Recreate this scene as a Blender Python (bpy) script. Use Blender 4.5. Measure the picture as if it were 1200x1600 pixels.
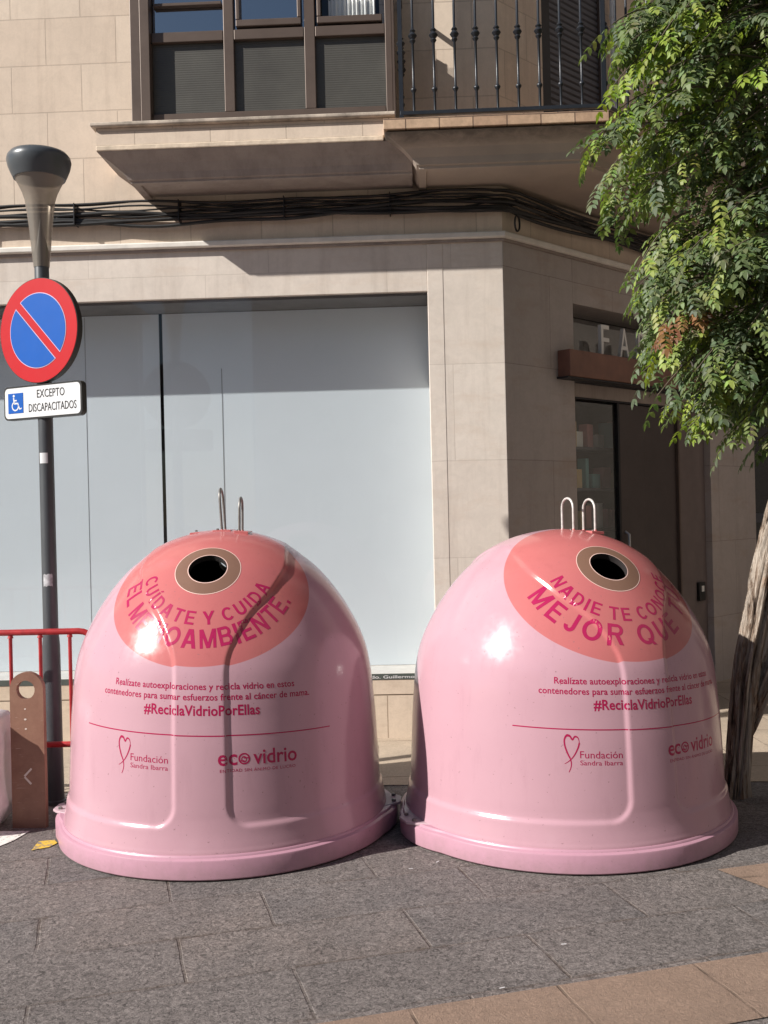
import bpy, bmesh, math, random
from mathutils import Vector, Matrix, noise
from mathutils.bvhtree import BVHTree
R = math.radians
random.seed(7)
for o in list(bpy.data.objects): bpy.data.objects.remove(o, do_unlink=True)
SC = bpy.context.scene
COL = SC.collection

# ------------------------------------------------------------------ camera, sky, sun, exposure
cd = bpy.data.cameras.new('camera'); cam = bpy.data.objects.new('camera', cd); COL.objects.link(cam)
cam.location = (0, 0, 1.55)
cam.matrix_world = Matrix.Translation((0, 0, 1.55)) @ Matrix.Rotation(R(90), 4, 'X') @ Matrix.Rotation(-0.0235, 4, 'Z')
cd.sensor_fit = 'HORIZONTAL'; cd.sensor_width = 36; cd.lens = 48.0
cd.clip_start = 0.05; cd.clip_end = 600
SC.camera = cam
SUN_AZ, SUN_EL = 66.0, 34.5          # degrees to the left of straight behind the camera, elevation
w = bpy.data.worlds.new('World'); SC.world = w; w.use_nodes = True
sky = w.node_tree.nodes.new('ShaderNodeTexSky'); sky.sky_type = 'NISHITA'; sky.sun_disc = False
sky.sun_elevation = R(SUN_EL); sky.sun_rotation = R(180 + SUN_AZ)
sky.air_density = 1.0; sky.dust_density = 0.6; sky.ozone_density = 1.5
bg = w.node_tree.nodes['Background']; bg.inputs['Strength'].default_value = 0.05
w.node_tree.links.new(sky.outputs[0], bg.inputs['Color'])
sl = bpy.data.lights.new('sun', 'SUN'); sl.energy = 5.0; sl.angle = R(0.53); sl.color = (1.0, 0.945, 0.87)
so = bpy.data.objects.new('sun', sl); COL.objects.link(so)
sd = Vector((-math.sin(R(SUN_AZ)) * math.cos(R(SUN_EL)), -math.cos(R(SUN_AZ)) * math.cos(R(SUN_EL)), math.sin(R(SUN_EL))))
so.rotation_euler = sd.to_track_quat('Z', 'Y').to_euler(); so.location = sd * 30
SC.view_settings.view_transform = 'Standard'; SC.view_settings.look = 'None'
SC.view_settings.exposure = 0.50; SC.view_settings.gamma = 1
SC.render.resolution_x = 768; SC.render.resolution_y = 1024
SC.cycles.max_bounces = 8; SC.cycles.transparent_max_bounces = 12

# ------------------------------------------------------------------ materials
class NT:
    def __init__(s, name):
        s.m = bpy.data.materials.new(name); s.m.use_nodes = True
        s.t = s.m.node_tree; s.b = s.t.nodes['Principled BSDF']; s.out = s.t.nodes['Material Output']
    def n(s, typ, **kw):
        nd = s.t.nodes.new('ShaderNode' + typ)
        for k, v in kw.items():
            if k.startswith('_'): setattr(nd, k[1:], v)
            else:
                key = k.replace('__', ' ')
                inp = nd.inputs[int(key[1:])] if key[0] == 'i' and key[1:].isdigit() else nd.inputs[key]
                s.put(inp, v)
        return nd
    def put(s, inp, v):
        if isinstance(v, bpy.types.NodeSocket): s.t.links.new(v, inp)
        elif isinstance(v, (tuple, list)) and len(v) == 3 and inp.type == 'RGBA': inp.default_value = (*v, 1)
        else: inp.default_value = v
    def set(s, **kw):
        for k, v in kw.items(): s.put(s.b.inputs[k.replace('__', ' ')], v)
    def coord(s, kind='Object'): return s.n('TexCoord').outputs[kind]
    def mapc(s, vec, scale=(1, 1, 1), rot=(0, 0, 0), loc=(0, 0, 0)):
        mp = s.n('Mapping', Vector=vec); mp.inputs['Scale'].default_value = scale
        mp.inputs['Rotation'].default_value = rot; mp.inputs['Location'].default_value = loc
        return mp.outputs[0]
    def noise(s, vec, scale, detail=4, rough=.6, dist=0):
        return s.n('TexNoise', Vector=vec, Scale=scale, Detail=detail, Roughness=rough, Distortion=dist).outputs[0]
    def ramp(s, fac, stops):
        r = s.n('ValToRGB', Fac=fac); cr = r.color_ramp
        while len(cr.elements) < len(stops): cr.elements.new(.5)
        for e, (p, c) in zip(cr.elements, stops):
            e.position = p; e.color = (c, c, c, 1) if isinstance(c, (int, float)) else (*c, 1)
        return r.outputs[0]
    def mix(s, fac, a, b, mode='MIX'):
        m = s.n('Mix', _data_type='RGBA', _blend_type=mode)
        s.put(m.inputs[0], fac); s.put(m.inputs[6], a); s.put(m.inputs[7], b)
        return m.outputs[2]
    def math(s, op, a, b=0.0):
        m = s.n('Math', _operation=op); s.put(m.inputs[0], a); s.put(m.inputs[1], b); return m.outputs[0]
    def bump(s, h, strength=.3, dist=.01, normal=None):
        b = s.n('Bump', Height=h, Strength=strength, Distance=dist)
        if normal: s.put(b.inputs['Normal'], normal)
        return b.outputs[0]

def plain(name, col, rough=.6, metal=0.0, var=.12, vs=6, bump=.0, bs=60, spec=.5, coat=0.0):
    s = NT(name); c = s.coord()
    n = s.noise(c, vs, 5)
    k = s.ramp(n, [(.3, tuple(x * (1 - var) for x in col)), (.7, tuple(min(1, x * (1 + var)) for x in col))])
    s.set(Base__Color=k, Roughness=s.math('ADD', s.math('MULTIPLY', s.noise(c, vs * 3), .16), rough - .08), Metallic=metal)
    s.b.inputs['Specular IOR Level'].default_value = spec
    s.b.inputs['Coat Weight'].default_value = coat
    if bump: s.set(Normal=s.bump(s.noise(c, bs, 5), bump, .004))
    return s.m

def masonry(name, c1, c2, joint, bw, rh, mortar, loc=(0, 0), rough=.8, stain=None, offset=.5, bump=.4, fine=90, axis='XZ', rot=0, fleck=.1):
    s = NT(name); c = s.coord()
    if axis == 'XZ':
        sp = s.n('SeparateXYZ', Vector=c); v = s.n('CombineXYZ', X=sp.outputs[0], Y=sp.outputs[2]).outputs[0]
    else: v = s.mapc(c, rot=(0, 0, rot))
    v = s.mapc(v, loc=(loc[0], loc[1], 0))
    wob = s.n('TexNoise', Vector=c, Scale=3.0, Detail=3)
    v2 = s.n('VectorMath', _operation='MULTIPLY_ADD', i0=wob.outputs[1], i1=(.006, .006, 0), i2=v).outputs[0]
    b = s.n('TexBrick', Vector=v2, Scale=1.0, Mortar=joint)
    b.offset = offset; b.inputs['Color1'].default_value = (*c1, 1); b.inputs['Color2'].default_value = (*c2, 1)
    b.inputs['Mortar Size'].default_value = mortar; b.inputs['Mortar Smooth'].default_value = .25
    b.inputs['Brick Width'].default_value = bw; b.inputs['Row Height'].default_value = rh; b.inputs['Bias'].default_value = -.1
    n1 = s.noise(c, 2.3, 6, .65); n2 = s.noise(c, fine, 4, .7); n3 = s.noise(c, 11, 5, .6, 1.0)
    col = s.mix(.5, b.outputs[0], s.ramp(n1, [(.3, .78), (.7, 1.0)]), 'MULTIPLY')
    col = s.mix(fleck * 2, col, s.ramp(n2, [(.35, .45), (.65, 1.0)]), 'MULTIPLY')
    col = s.mix(.18, col, s.ramp(n3, [(.35, .65), (.6, 1.0)]), 'MULTIPLY')
    col = s.mix(s.ramp(s.noise(s.mapc(c, scale=(7, 7, .55)), 1.0, 6, .75), [(.50, 0), (.74, .42)]), col, s.mix(1.0, col, (.62, .58, .56), 'MULTIPLY'))
    if stain: col = s.mix(s.ramp(s.noise(s.mapc(c, scale=(1.2, 1.2, 4)), 1.7, 7, .7), [(.52, 0), (.72, .75)]), col, stain)
    h = s.math('ADD', s.math('MULTIPLY', b.outputs[1], -1.0), s.math('MULTIPLY', n2, .25))
    s.set(Base__Color=col, Roughness=rough, Normal=s.bump(h, bump, .006))
    return s.m

M = {}
M['limestone'] = masonry('limestone_blocks', (.74, .62, .505), (.69, .565, .455), (.56, .46, .37), .49, .325, .0045, (.17, -3.72 + .325 * 12), fine=70, bump=.35, fleck=.05)
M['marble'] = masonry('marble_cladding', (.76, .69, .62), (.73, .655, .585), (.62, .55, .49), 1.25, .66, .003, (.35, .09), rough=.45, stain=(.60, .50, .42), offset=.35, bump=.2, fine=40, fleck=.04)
M['marble_shaded'] = masonry('marble_cladding_shaded', (.47, .42, .40), (.44, .39, .37), (.30, .26, .24), .80, .66, .003, (.0, .09), rough=.5, stain=(.36, .28, .23), offset=.35, bump=.2, fine=40, fleck=.05)  # same cladding as the front, its shade put into a darker colour
M['base_stone'] = masonry('base_stone', (.68, .57, .46), (.62, .52, .41), (.36, .28, .21), 1.1, .6, .004, (.3, .3), stain=(.38, .29, .21), fleck=.07)
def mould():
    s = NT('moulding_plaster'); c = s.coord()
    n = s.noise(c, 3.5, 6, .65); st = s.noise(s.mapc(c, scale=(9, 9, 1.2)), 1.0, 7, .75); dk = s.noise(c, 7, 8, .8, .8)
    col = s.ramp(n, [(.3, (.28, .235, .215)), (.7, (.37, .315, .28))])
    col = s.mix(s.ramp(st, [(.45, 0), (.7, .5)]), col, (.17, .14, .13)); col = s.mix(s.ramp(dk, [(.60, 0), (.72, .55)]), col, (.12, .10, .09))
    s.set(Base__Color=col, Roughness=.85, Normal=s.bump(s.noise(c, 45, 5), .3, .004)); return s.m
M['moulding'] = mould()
def weathered():
    s = NT('weathered_concrete'); c = s.coord()
    n = s.noise(s.mapc(c, scale=(1, 1, 2.5)), 6, 8, .75, .6); z = s.n('SeparateXYZ', Vector=c).outputs[2]
    zm = s.math('MULTIPLY', s.math('SUBTRACT', z, 3.83), 10.0)
    f = s.ramp(s.math('MULTIPLY', n, zm), [(.12, 0), (.42, .9)])
    col = s.mix(f, s.ramp(s.noise(c, 3, 5), [(.3, (.36, .30, .255)), (.7, (.45, .37, .31))]), (.12, .10, .085))
    s.set(Base__Color=col, Roughness=.85, Normal=s.bump(s.noise(c, 50, 5), .3, .004)); return s.m
M['weathered'] = weathered()
M['lip'] = plain('pale_lip_stone', (.66, .55, .43), .8, var=.2, vs=14, bump=.6, bs=28)
M['sill'] = plain('sill_stone', (.42, .36, .30), .75, var=.45, vs=9, bump=.4, bs=35)
M['terracotta'] = masonry('terracotta_edge_tiles', (.50, .33, .22), (.62, .44, .30), (.16, .10, .07), .21, .5, .004, fine=30, bump=.5, fleck=.2)
M['whiteledge'] = plain('white_painted_ledge', (.72, .69, .64), .6, var=.1, vs=10, bump=.2)
M['bronze'] = plain('brown_anodised_metal', (.115, .085, .070), .42, .25, var=.1, vs=4, spec=.4)
M['darkmetal'] = plain('dark_metal', (.02, .02, .024), .5, .3)
M['iron'] = plain('wrought_iron_paint', (.022, .026, .034), .38, .2, bump=.2, bs=120)
M['shutter'] = plain('shutter_slats', (.085, .088, .105), .5, .1)
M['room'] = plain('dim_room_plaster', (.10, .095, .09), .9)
M['blind'] = plain('white_blind_fabric', (.70, .765, .80), .75, var=.03, vs=1.2)
M['seam'] = plain('blind_seam', (.30, .32, .33), .8)
M['curtain'] = plain('white_curtain_fabric', (.85, .85, .82), .8)
def frosted():
    s = NT('ribbed_grey_panel'); c = s.coord(); z = s.n('SeparateXYZ', Vector=c).outputs[2]
    wv = s.math('SINE', s.math('MULTIPLY', z, 420.0)); n = s.noise(c, 2.6, 5)
    s.set(Base__Color=s.ramp(n, [(.3, (.055, .052, .047)), (.7, (.085, .082, .072))]), Roughness=.42, Normal=s.bump(wv, .25, .0015)); return s.m
M['frosted'] = frosted()
M['rubber'] = plain('black_cable_sheath', (.014, .014, .015), .5, var=.4)
M['woodbeam'] = plain('reddish_wood_cladding', (.185, .085, .058), .45, var=.25, vs=5)
M['doorbrown'] = plain('dark_brown_door', (.06, .046, .044), .45)
M['letterwhite'] = plain('white_letter_enamel', (.75, .75, .73), .4, var=.03)
M['steel'] = plain('galvanised_steel', (.42, .42, .42), .42, .7, var=.2, vs=30)
M['rodwhite'] = plain('pale_galvanised_rod', (.55, .52, .50), .5, .3, var=.2, vs=40)
M['roddark'] = plain('dull_steel_rod', (.22, .21, .20), .45, .6, var=.2, vs=40)
def pole_m():
    s = NT('grey_pole_paint'); c = s.coord()
    col = s.ramp(s.noise(s.mapc(c, scale=(8, 8, 1.5)), 4, 6), [(.3, (.062, .068, .078)), (.7, (.085, .092, .10))])
    s.set(Base__Color=col, Roughness=.42, Metallic=.2); return s.m
M['pole'] = pole_m()
M['lampcap'] = plain('lamp_cap_plastic', (.075, .085, .095), .34, .1, spec=.5)
M['red'] = plain('red_barrier_paint', (.36, .022, .026), .42, var=.22, vs=25, bump=.2)
M['signred'] = plain('sign_red', (.46, .006, .012), .45, var=.03, spec=.25)
M['signblue'] = plain('sign_blue', (.0, .085, .40), .45, var=.03, spec=.25)
M['signwhite'] = plain('sign_white', (.66, .67, .69), .35, var=.02)
M['signblack'] = plain('sign_black', (.012, .012, .012), .4)
M['signedge'] = plain('sign_thin_line', (.55, .45, .62), .4)
def corten():
    s = NT('rusted_bollard_steel'); c = s.coord()
    n = s.noise(c, 9, 7, .7); sc = s.noise(s.mapc(c, scale=(2, 2, 30)), 6, 4)
    col = s.ramp(n, [(.3, (.19, .090, .060)), (.7, (.26, .14, .095))])
    col = s.mix(s.ramp(sc, [(.66, 0), (.72, .5)]), col, (.5, .42, .36))
    s.set(Base__Color=col, Roughness=.6, Normal=s.bump(s.noise(c, 90), .2, .003)); return s.m
M['corten'] = corten()
M['scuff'] = plain('pale_scuff', (.62, .55, .50), .7)
M['sack'] = plain('white_plastic_sack', (.74, .70, .70), .38, var=.1, vs=10, bump=.5, bs=14)
M['paintwhite'] = None
def pink(name, col, rough=.24, printed=False):
    s = NT(name); c = s.coord()
    if printed:          # the coral circle round the feed hole is printed on the shell
        q = s.n('VectorMath', _operation='SUBTRACT', i0=c, i1=(0, -.450, 1.303)).outputs[0]
        qs = s.n('SeparateXYZ', Vector=q)
        bb = s.n('VectorMath', _operation='DOT_PRODUCT', i0=q, i1=(0, math.sin(R(55)), math.cos(R(55)))).outputs['Value']
        rad = s.math('SQRT', s.math('ADD', s.math('MULTIPLY', qs.outputs[0], qs.outputs[0]), s.math('MULTIPLY', bb, bb)))
        m = s.n('MapRange', Value=rad); m.inputs['From Min'].default_value = .4525; m.inputs['From Max'].default_value = .4545
        m.inputs['To Min'].default_value = 1; m.inputs['To Max'].default_value = 0
        col = s.mix(s.math('MULTIPLY', m.outputs[0], s.math('LESS_THAN', qs.outputs[1], .42)), col, (.50, .150, .150))
    n = s.noise(c, 2.2, 5, .6); g = s.noise(s.mapc(c, scale=(1, 1, .22)), 16, 6, .7)
    k = s.mix(.6, col, s.ramp(n, [(.3, (.92, .91, .92)), (.7, (1, 1, 1))]), 'MULTIPLY')
    k = s.mix(s.ramp(g, [(.54, 0), (.80, .30)]), k, s.mix(1.0, k, (.72, .66, .68), 'MULTIPLY'))
    spk = s.noise(c, 75, 2, .5)
    k = s.mix(s.ramp(spk, [(.72, 0), (.745, .6)]), k, (.22, .13, .14))
    z = s.n('SeparateXYZ', Vector=c).outputs[2]                      # road grime splashed up from the foot
    gr = s.math('MULTIPLY', s.n('MapRange', Value=z, i1=.0, i2=.20, i3=1.0, i4=0.0).outputs[0], s.noise(c, 18, 7, .75))
    k = s.mix(s.ramp(gr, [(.28, 0), (.60, .40)]), k, (.24, .17, .16))
    s.set(Base__Color=k, Roughness=s.ramp(s.noise(c, 25, 6, .7), [(.35, rough - .03), (.7, rough + .07)]), Normal=s.bump(s.noise(c, 7, 3), .06, .01))
    s.b.inputs['Specular IOR Level'].default_value = .5
    return s.m
M['pink'] = pink('glossy_pink_polyester', (.50, .298, .352), .17, True)
M['pinkrim'] = pink('pink_rim_polyester', (.47, .262, .335), .34)
M['coral'] = pink('coral_paint', (.50, .150, .150), .24)
M['ring'] = pink('brown_ring_print', (.21, .118, .085), .3)
M['magenta'] = plain('magenta_print', (.38, .016, .085), .22, var=.04)
M['magenta2'] = plain('crimson_print', (.36, .010, .07), .22, var=.04)
M['pinkline'] = plain('pale_print_line', (.80, .55, .50), .4, var=.02)
M['dark_inside'] = plain('painted_dark_inside', (.016, .012, .012), .8)  # near black, paints in the unlit dark inside containers and behind blinds
def glass(name, base=.05, tint=(.93, .95, .95), rough=0.0, extra=1.0):
    s = NT(name); t = s.t
    tr = s.n('BsdfTransparent', Color=tint); gl = s.n('BsdfGlossy', Color=(1, 1, 1), Roughness=rough)
    fr = s.n('LayerWeight', Blend=.28).outputs['Fresnel']
    fac = s.math('ADD', s.math('MULTIPLY', fr, extra), base)
    mx = s.n('MixShader', Fac=fac); t.links.new(tr.outputs[0], mx.inputs[1]); t.links.new(gl.outputs[0], mx.inputs[2])
    t.links.new(mx.outputs[0], s.out.inputs[0]); return s.m
M['glass'] = glass('shop_window_glass', .015, (.97, .98, .99), 0.0, .30)
M['doorglass'] = glass('door_glass', .0, (.95, .96, .96), 0.0, .14)
M['bluepane'] = glass('reflective_window_glass', .42, (.20, .22, .25), .01, .6)
def lampcone():
    s = NT('frosted_lamp_cone'); tr = s.n('BsdfTransparent', Color=(.85, .82, .78))
    s.set(Base__Color=(.34, .30, .26), Roughness=.28, Metallic=.35); mx = s.n('MixShader', Fac=.62)
    s.t.links.new(tr.outputs[0], mx.inputs[1]); s.t.links.new(s.b.outputs[0], mx.inputs[2]); s.t.links.new(mx.outputs[0], s.out.inputs[0]); return s.m
M['acrylic'] = lampcone()
def bark():
    s = NT('weathered_trunk_wood'); c = s.coord()
    v = s.mapc(c, scale=(26, 26, 2.6)); n = s.noise(v, 1.0, 8, .7, .8); n2 = s.noise(c, 5, 5)
    n3 = s.noise(s.mapc(c, scale=(60, 60, 4)), 1.0, 6, .6, .4)
    col = s.ramp(n, [(.38, (.04, .025, .018)), (.43, (.22, .15, .105)), (.52, (.40, .33, .27)), (.64, (.56, .49, .42))])
    col = s.mix(s.ramp(n2, [(.58, 0), (.68, .45)]), col, (.42, .20, .09))
    col = s.mix(.5, col, s.ramp(n3, [(.35, .45), (.5, 1)]), 'MULTIPLY')
    h = s.math('ADD', n, s.math('MULTIPLY', n3, .5))
    s.set(Base__Color=col, Roughness=.85, Normal=s.bump(h, 1.0, .035)); return s.m
M['bark'] = bark()
M['twig'] = plain('twig_bark', (.10, .08, .055), .8)
def leafm():
    s = NT('leaf_green'); a = s.n('Attribute', _attribute_name='tint').outputs['Color']
    s.set(Base__Color=a, Roughness=.5); s.b.inputs['Specular IOR Level'].default_value = .45
    tl = s.n('BsdfTranslucent', Color=s.mix(1.0, a, (1.0, 1.15, .5), 'MULTIPLY'))
    mx = s.n('MixShader', Fac=.36); s.t.links.new(s.b.outputs[0], mx.inputs[1]); s.t.links.new(tl.outputs[0], mx.inputs[2])
    s.t.links.new(mx.outputs[0], s.out.inputs[0]); return s.m
M['leaf'] = leafm()
def granite(name, ca, cb, joint, rot, bw, rh, loc, mortar=.007, off=.42, contrast=1.0, dirt=.6):
    s = NT(name); c = s.coord(); v = s.mapc(c, rot=(0, 0, rot), loc=(loc[0], loc[1], 0))
    wob = s.n('TexNoise', Vector=c, Scale=5.0, Detail=4)
    v2 = s.n('VectorMath', _operation='MULTIPLY_ADD', i0=wob.outputs[1], i1=(.016, .016, 0), i2=v).outputs[0]
    b = s.n('TexBrick', Vector=v2, Scale=1.0); b.offset = off
    b.inputs['Color1'].default_value = (*ca, 1); b.inputs['Color2'].default_value = (*cb, 1); b.inputs['Mortar'].default_value = (*joint, 1)
    b.inputs['Mortar Size'].default_value = mortar; b.inputs['Mortar Smooth'].default_value = .5
    b.inputs['Brick Width'].default_value = bw; b.inputs['Row Height'].default_value = rh
    b2 = s.n('TexBrick', Vector=v2, Scale=1.0); b2.offset = off
    for k, q in (('Color1', 0), ('Color2', 0), ('Mortar', 1)): b2.inputs[k].default_value = (q, q, q, 1)
    b2.inputs['Mortar Size'].default_value = .03; b2.inputs['Mortar Smooth'].default_value = 1
    b2.inputs['Brick Width'].default_value = bw; b2.inputs['Row Height'].default_value = rh
    sp = s.noise(c, 60, 3, .8, 1.5); sp2 = s.noise(c, 24, 6, .85, 2.0); bl = s.noise(c, 1.6, 6, .65); dn = s.noise(c, 6, 6, .75, .8)
    jb = s.ramp(s.noise(c, 2.6, 5, .7), [(.42, .15), (.60, 1)])
    col = s.mix(jb, s.mix(.5, ca, cb), b.outputs[0])
    lo, hi = 1 - .62 * contrast, 1 + .35 * contrast
    col = s.mix(.9, col, s.ramp(sp, [(.36, lo), (.5, .95), (.62, hi)]), 'MULTIPLY')
    col = s.mix(.8, col, s.ramp(sp2, [(.38, 1 - .5 * contrast), (.5, .98), (.62, 1 + .25 * contrast)]), 'MULTIPLY')
    col = s.mix(.7, col, s.ramp(bl, [(.3, .72), (.7, 1.12)]), 'MULTIPLY')
    df = s.math('MULTIPLY', s.math('MULTIPLY', b2.outputs[0], s.ramp(dn, [(.5, 0), (.68, 1)])), dirt)
    col = s.mix(df, col, (.075, .05, .035))
    col = s.mix(s.ramp(s.noise(c, 3.3, 8, .8), [(.62, 0), (.70, .5 * dirt)]), col, (.13, .085, .06))
    h = s.math('SUBTRACT', s.math('ADD', s.math('MULTIPLY', sp, .8), sp2), s.math('MULTIPLY', s.math('MULTIPLY', b.outputs[1], jb), 1.2))
    s.set(Base__Color=col, Roughness=.78, Normal=s.bump(h, .8, .008)); return s.m
GROT = R(-15.5)
M['granite'] = granite('flamed_granite_slabs', (.225, .192, .178), (.155, .145, .145), (.165, .137, .122), GROT, .86, .372, (.25, .245), contrast=1.15)
M['buff'] = granite('buff_stone_band', (.31, .215, .16), (.275, .195, .15), (.18, .13, .095), GROT, .50, 6.0, (.1, 2.3), contrast=.3, off=0, dirt=.5)
M['pavement'] = granite('tan_pavement_slabs', (.54, .44, .34), (.47, .385, .30), (.18, .13, .10), R(-1.5), .62, .47, (.2, .13), contrast=.3, off=.5, dirt=.25)
def roadpaint(name, col, thr=.5):
    s = NT(name); c = s.coord(); n = s.noise(c, 26, 7, .8)
    f = s.ramp(n, [(thr - .03, 0), (thr + .03, 1)])
    s.set(Base__Color=s.mix(f, (.2, .175, .16), col), Roughness=.75, Normal=s.bump(n, .5, .005)); return s.m
M['roadwhite'] = roadpaint('worn_white_paint', (.72, .70, .67), .44)
M['roadyellow'] = roadpaint('worn_yellow_paint', (.62, .42, .05), .46)
M['facade_far'] = masonry('far_facade_plaster', (.17, .145, .125), (.15, .13, .115), (.12, .10, .09), 3.0, 3.1, .02, fine=30)
M['darkglass'] = plain('dark_window_glass', (.015, .017, .02), .12, spec=.6)
M['boxes'] = [plain('carton_%s' % n, c, .6) for n, c in (('white', (.8, .8, .78)), ('teal', (.25, .5, .5)), ('rose', (.6, .3, .3)), ('ochre', (.6, .45, .25)))]

# ------------------------------------------------------------------ object helpers
def tag(o, label=None, cat=None, group=None, kind=None):
    if label: o['label'] = label
    if cat: o['category'] = cat
    if group: o['group'] = group
    if kind: o['kind'] = kind
    return o
def empty(name, loc=(0, 0, 0), rz=0):
    o = bpy.data.objects.new(name, None); COL.objects.link(o); o.location = loc; o.rotation_euler = (0, 0, rz)
    o.empty_display_size = .1; return o
def link_mesh(name, me, mat, parent=None, smooth=None):
    if mat is not None and not me.materials: me.materials.append(mat)
    o = bpy.data.objects.new(name, me); COL.objects.link(o); o.parent = parent
    if smooth is not None:
        me.polygons.foreach_set('use_smooth', [True] * len(me.polygons))
        if smooth < 180:
            try: me.set_sharp_from_angle(angle=R(smooth))
            except Exception: pass
    return o
def build(name, bm, mat, parent=None, smooth=None, bevel=0, fix=True):
    if fix: bmesh.ops.recalc_face_normals(bm, faces=bm.faces)
    me = bpy.data.meshes.new(name); bm.to_mesh(me); bm.free()
    o = link_mesh(name, me, mat, parent, smooth)
    if bevel:
        md = o.modifiers.new('bevel', 'BEVEL'); md.width = bevel; md.segments = 2; md.limit_method = 'ANGLE'; md.angle_limit = R(40)
    return o
def box(bm, x0, x1, y0, y1, z0, z1, mat=None):
    vs = [bm.verts.new(v) for v in ((x0, y0, z0), (x1, y0, z0), (x1, y1, z0), (x0, y1, z0), (x0, y0, z1), (x1, y0, z1), (x1, y1, z1), (x0, y1, z1))]
    if mat is not None:
        for v in vs: v.co = mat @ v.co
    for f in ((0, 3, 2, 1), (4, 5, 6, 7), (0, 1, 5, 4), (1, 2, 6, 5), (2, 3, 7, 6), (3, 0, 4, 7)): bm.faces.new([vs[i] for i in f])
def tube(bm, pts, rad, seg=10, caps=True):
    pts = [Vector(p) for p in pts]; rings = []
    if isinstance(rad, (int, float)): rad = [rad] * len(pts)
    d0 = (pts[1] - pts[0]).normalized(); up = Vector((0, 0, 1)) if abs(d0.z) < .9 else Vector((1, 0, 0))
    side = d0.cross(up).normalized()
    for i, p in enumerate(pts):
        a = pts[max(i - 1, 0)]; b = pts[min(i + 1, len(pts) - 1)]; d = (b - a).normalized()
        side = (side - d * side.dot(d)).normalized(); u = d.cross(side)
        rings.append([bm.verts.new(p + (side * math.cos(t) + u * math.sin(t)) * rad[i]) for t in [2 * math.pi * k / seg for k in range(seg)]])
    for r0, r1 in zip(rings, rings[1:]):
        for k in range(seg): bm.faces.new((r0[k], r0[(k + 1) % seg], r1[(k + 1) % seg], r1[k]))
    if caps: bm.faces.new(rings[0][::-1]); bm.faces.new(rings[-1])
    return rings
def lathe(bm, prof, seg=32, center=(0, 0, 0), caps=True):
    rings = []
    for r_, z in prof:
        rings.append([bm.verts.new((center[0] + r_ * math.cos(2 * math.pi * k / seg), center[1] + r_ * math.sin(2 * math.pi * k / seg), center[2] + z)) for k in range(seg)])
    for r0, r1 in zip(rings, rings[1:]):
        for k in range(seg): bm.faces.new((r0[k], r0[(k + 1) % seg], r1[(k + 1) % seg], r1[k]))
    if caps: bm.faces.new(rings[0][::-1]); bm.faces.new(rings[-1])
def prism(bm, pts, y0, y1, mat=None):                       # outline in x,z extruded in y
    a = [bm.verts.new((x, y0, z)) for x, z in pts]; b = [bm.verts.new((x, y1, z)) for x, z in pts]
    if mat is not None:
        for v in a + b: v.co = mat @ v.co
    bm.faces.new(a); bm.faces.new(b[::-1]); n = len(pts)
    for i in range(n): bm.faces.new((a[i], b[i], b[(i + 1) % n], a[(i + 1) % n]))
def loft(bm, levels, cap0=True, cap1=True):                 # levels: list of (z, [(x,y)...])
    rr = [[bm.verts.new((x, y, z)) for x, y in pts] for z, pts in levels]
    for a, b in zip(rr, rr[1:]):
        n = len(a)
        for i in range(n): bm.faces.new((a[i], a[(i + 1) % n], b[(i + 1) % n], b[i]))
    if cap0: bm.faces.new(rr[0][::-1])
    if cap1: bm.faces.new(rr[-1])
def sweep(bm, path, prof):                                  # path 2-D, profile (off,z) closed, offset to the right of travel
    n = len(path); P = [Vector(p) for p in path]; rings = []
    for i in range(n):
        ns = []
        if i > 0: d = (P[i] - P[i - 1]).normalized(); ns.append(Vector((d.y, -d.x)))
        if i < n - 1: d = (P[i + 1] - P[i]).normalized(); ns.append(Vector((d.y, -d.x)))
        m = sum(ns, Vector((0, 0))).normalized(); m = m / m.dot(ns[0])
        rings.append([bm.verts.new((P[i].x + m.x * o, P[i].y + m.y * o, z)) for o, z in prof])
    k = len(prof)
    for a, b in zip(rings, rings[1:]):
        for j in range(k): bm.faces.new((a[j], a[(j + 1) % k], b[(j + 1) % k], b[j]))
    bm.faces.new(rings[0]); bm.faces.new(rings[-1][::-1])

def text_geo(body, bold=0.0, space=1.0, res=3):
    cu = bpy.data.curves.new('t', 'FONT'); cu.body = body; cu.offset = bold; cu.space_character = space; cu.resolution_u = res
    cu.align_x = 'LEFT'; ob = bpy.data.objects.new('t', cu); COL.objects.link(ob)
    dg = bpy.context.evaluated_depsgraph_get(); me = bpy.data.meshes.new_from_object(ob.evaluated_get(dg))
    vs = [(v.co.x, v.co.y) for v in me.vertices]; fs = [tuple(p.vertices) for p in me.polygons]
    bpy.data.objects.remove(ob); bpy.data.curves.remove(cu); bpy.data.meshes.remove(me)
    return vs, fs
_cap = {}
def text_fit(body, width, cap, cx=0.0, base=0.0, bold=0.0, space=1.0):
    vs, fs = text_geo(body, bold, space)
    if bold not in _cap: _cap[bold] = max(v[1] for v in text_geo('H', bold)[0])
    x0 = min(v[0] for v in vs); x1 = max(v[0] for v in vs)
    sx = width / (x1 - x0); sy = cap / _cap[bold]
    return [((v[0] - (x0 + x1) / 2) * sx + cx, v[1] * sy + base) for v in vs], fs
def merge(*gs):
    V, F = [], []
    for vs, fs in gs:
        k = len(V); V += list(vs); F += [tuple(i + k for i in f) for f in fs]
    return V, F
def flat_text(name, geo, mat, parent, y, thick=0.0):        # geometry in x,z on a plane y=const facing -y
    vs, fs = geo; bm = bmesh.new()
    vv = [bm.verts.new((a, y, b)) for a, b in vs]
    for f in fs:
        try: bm.faces.new([vv[i] for i in f])
        except ValueError: pass
    if thick:
        g = bmesh.ops.extrude_face_region(bm, geom=bm.faces[:])
        for v in g['geom']:
            if isinstance(v, bmesh.types.BMVert): v.co.y += thick
    return build(name, bm, mat, parent)

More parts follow.
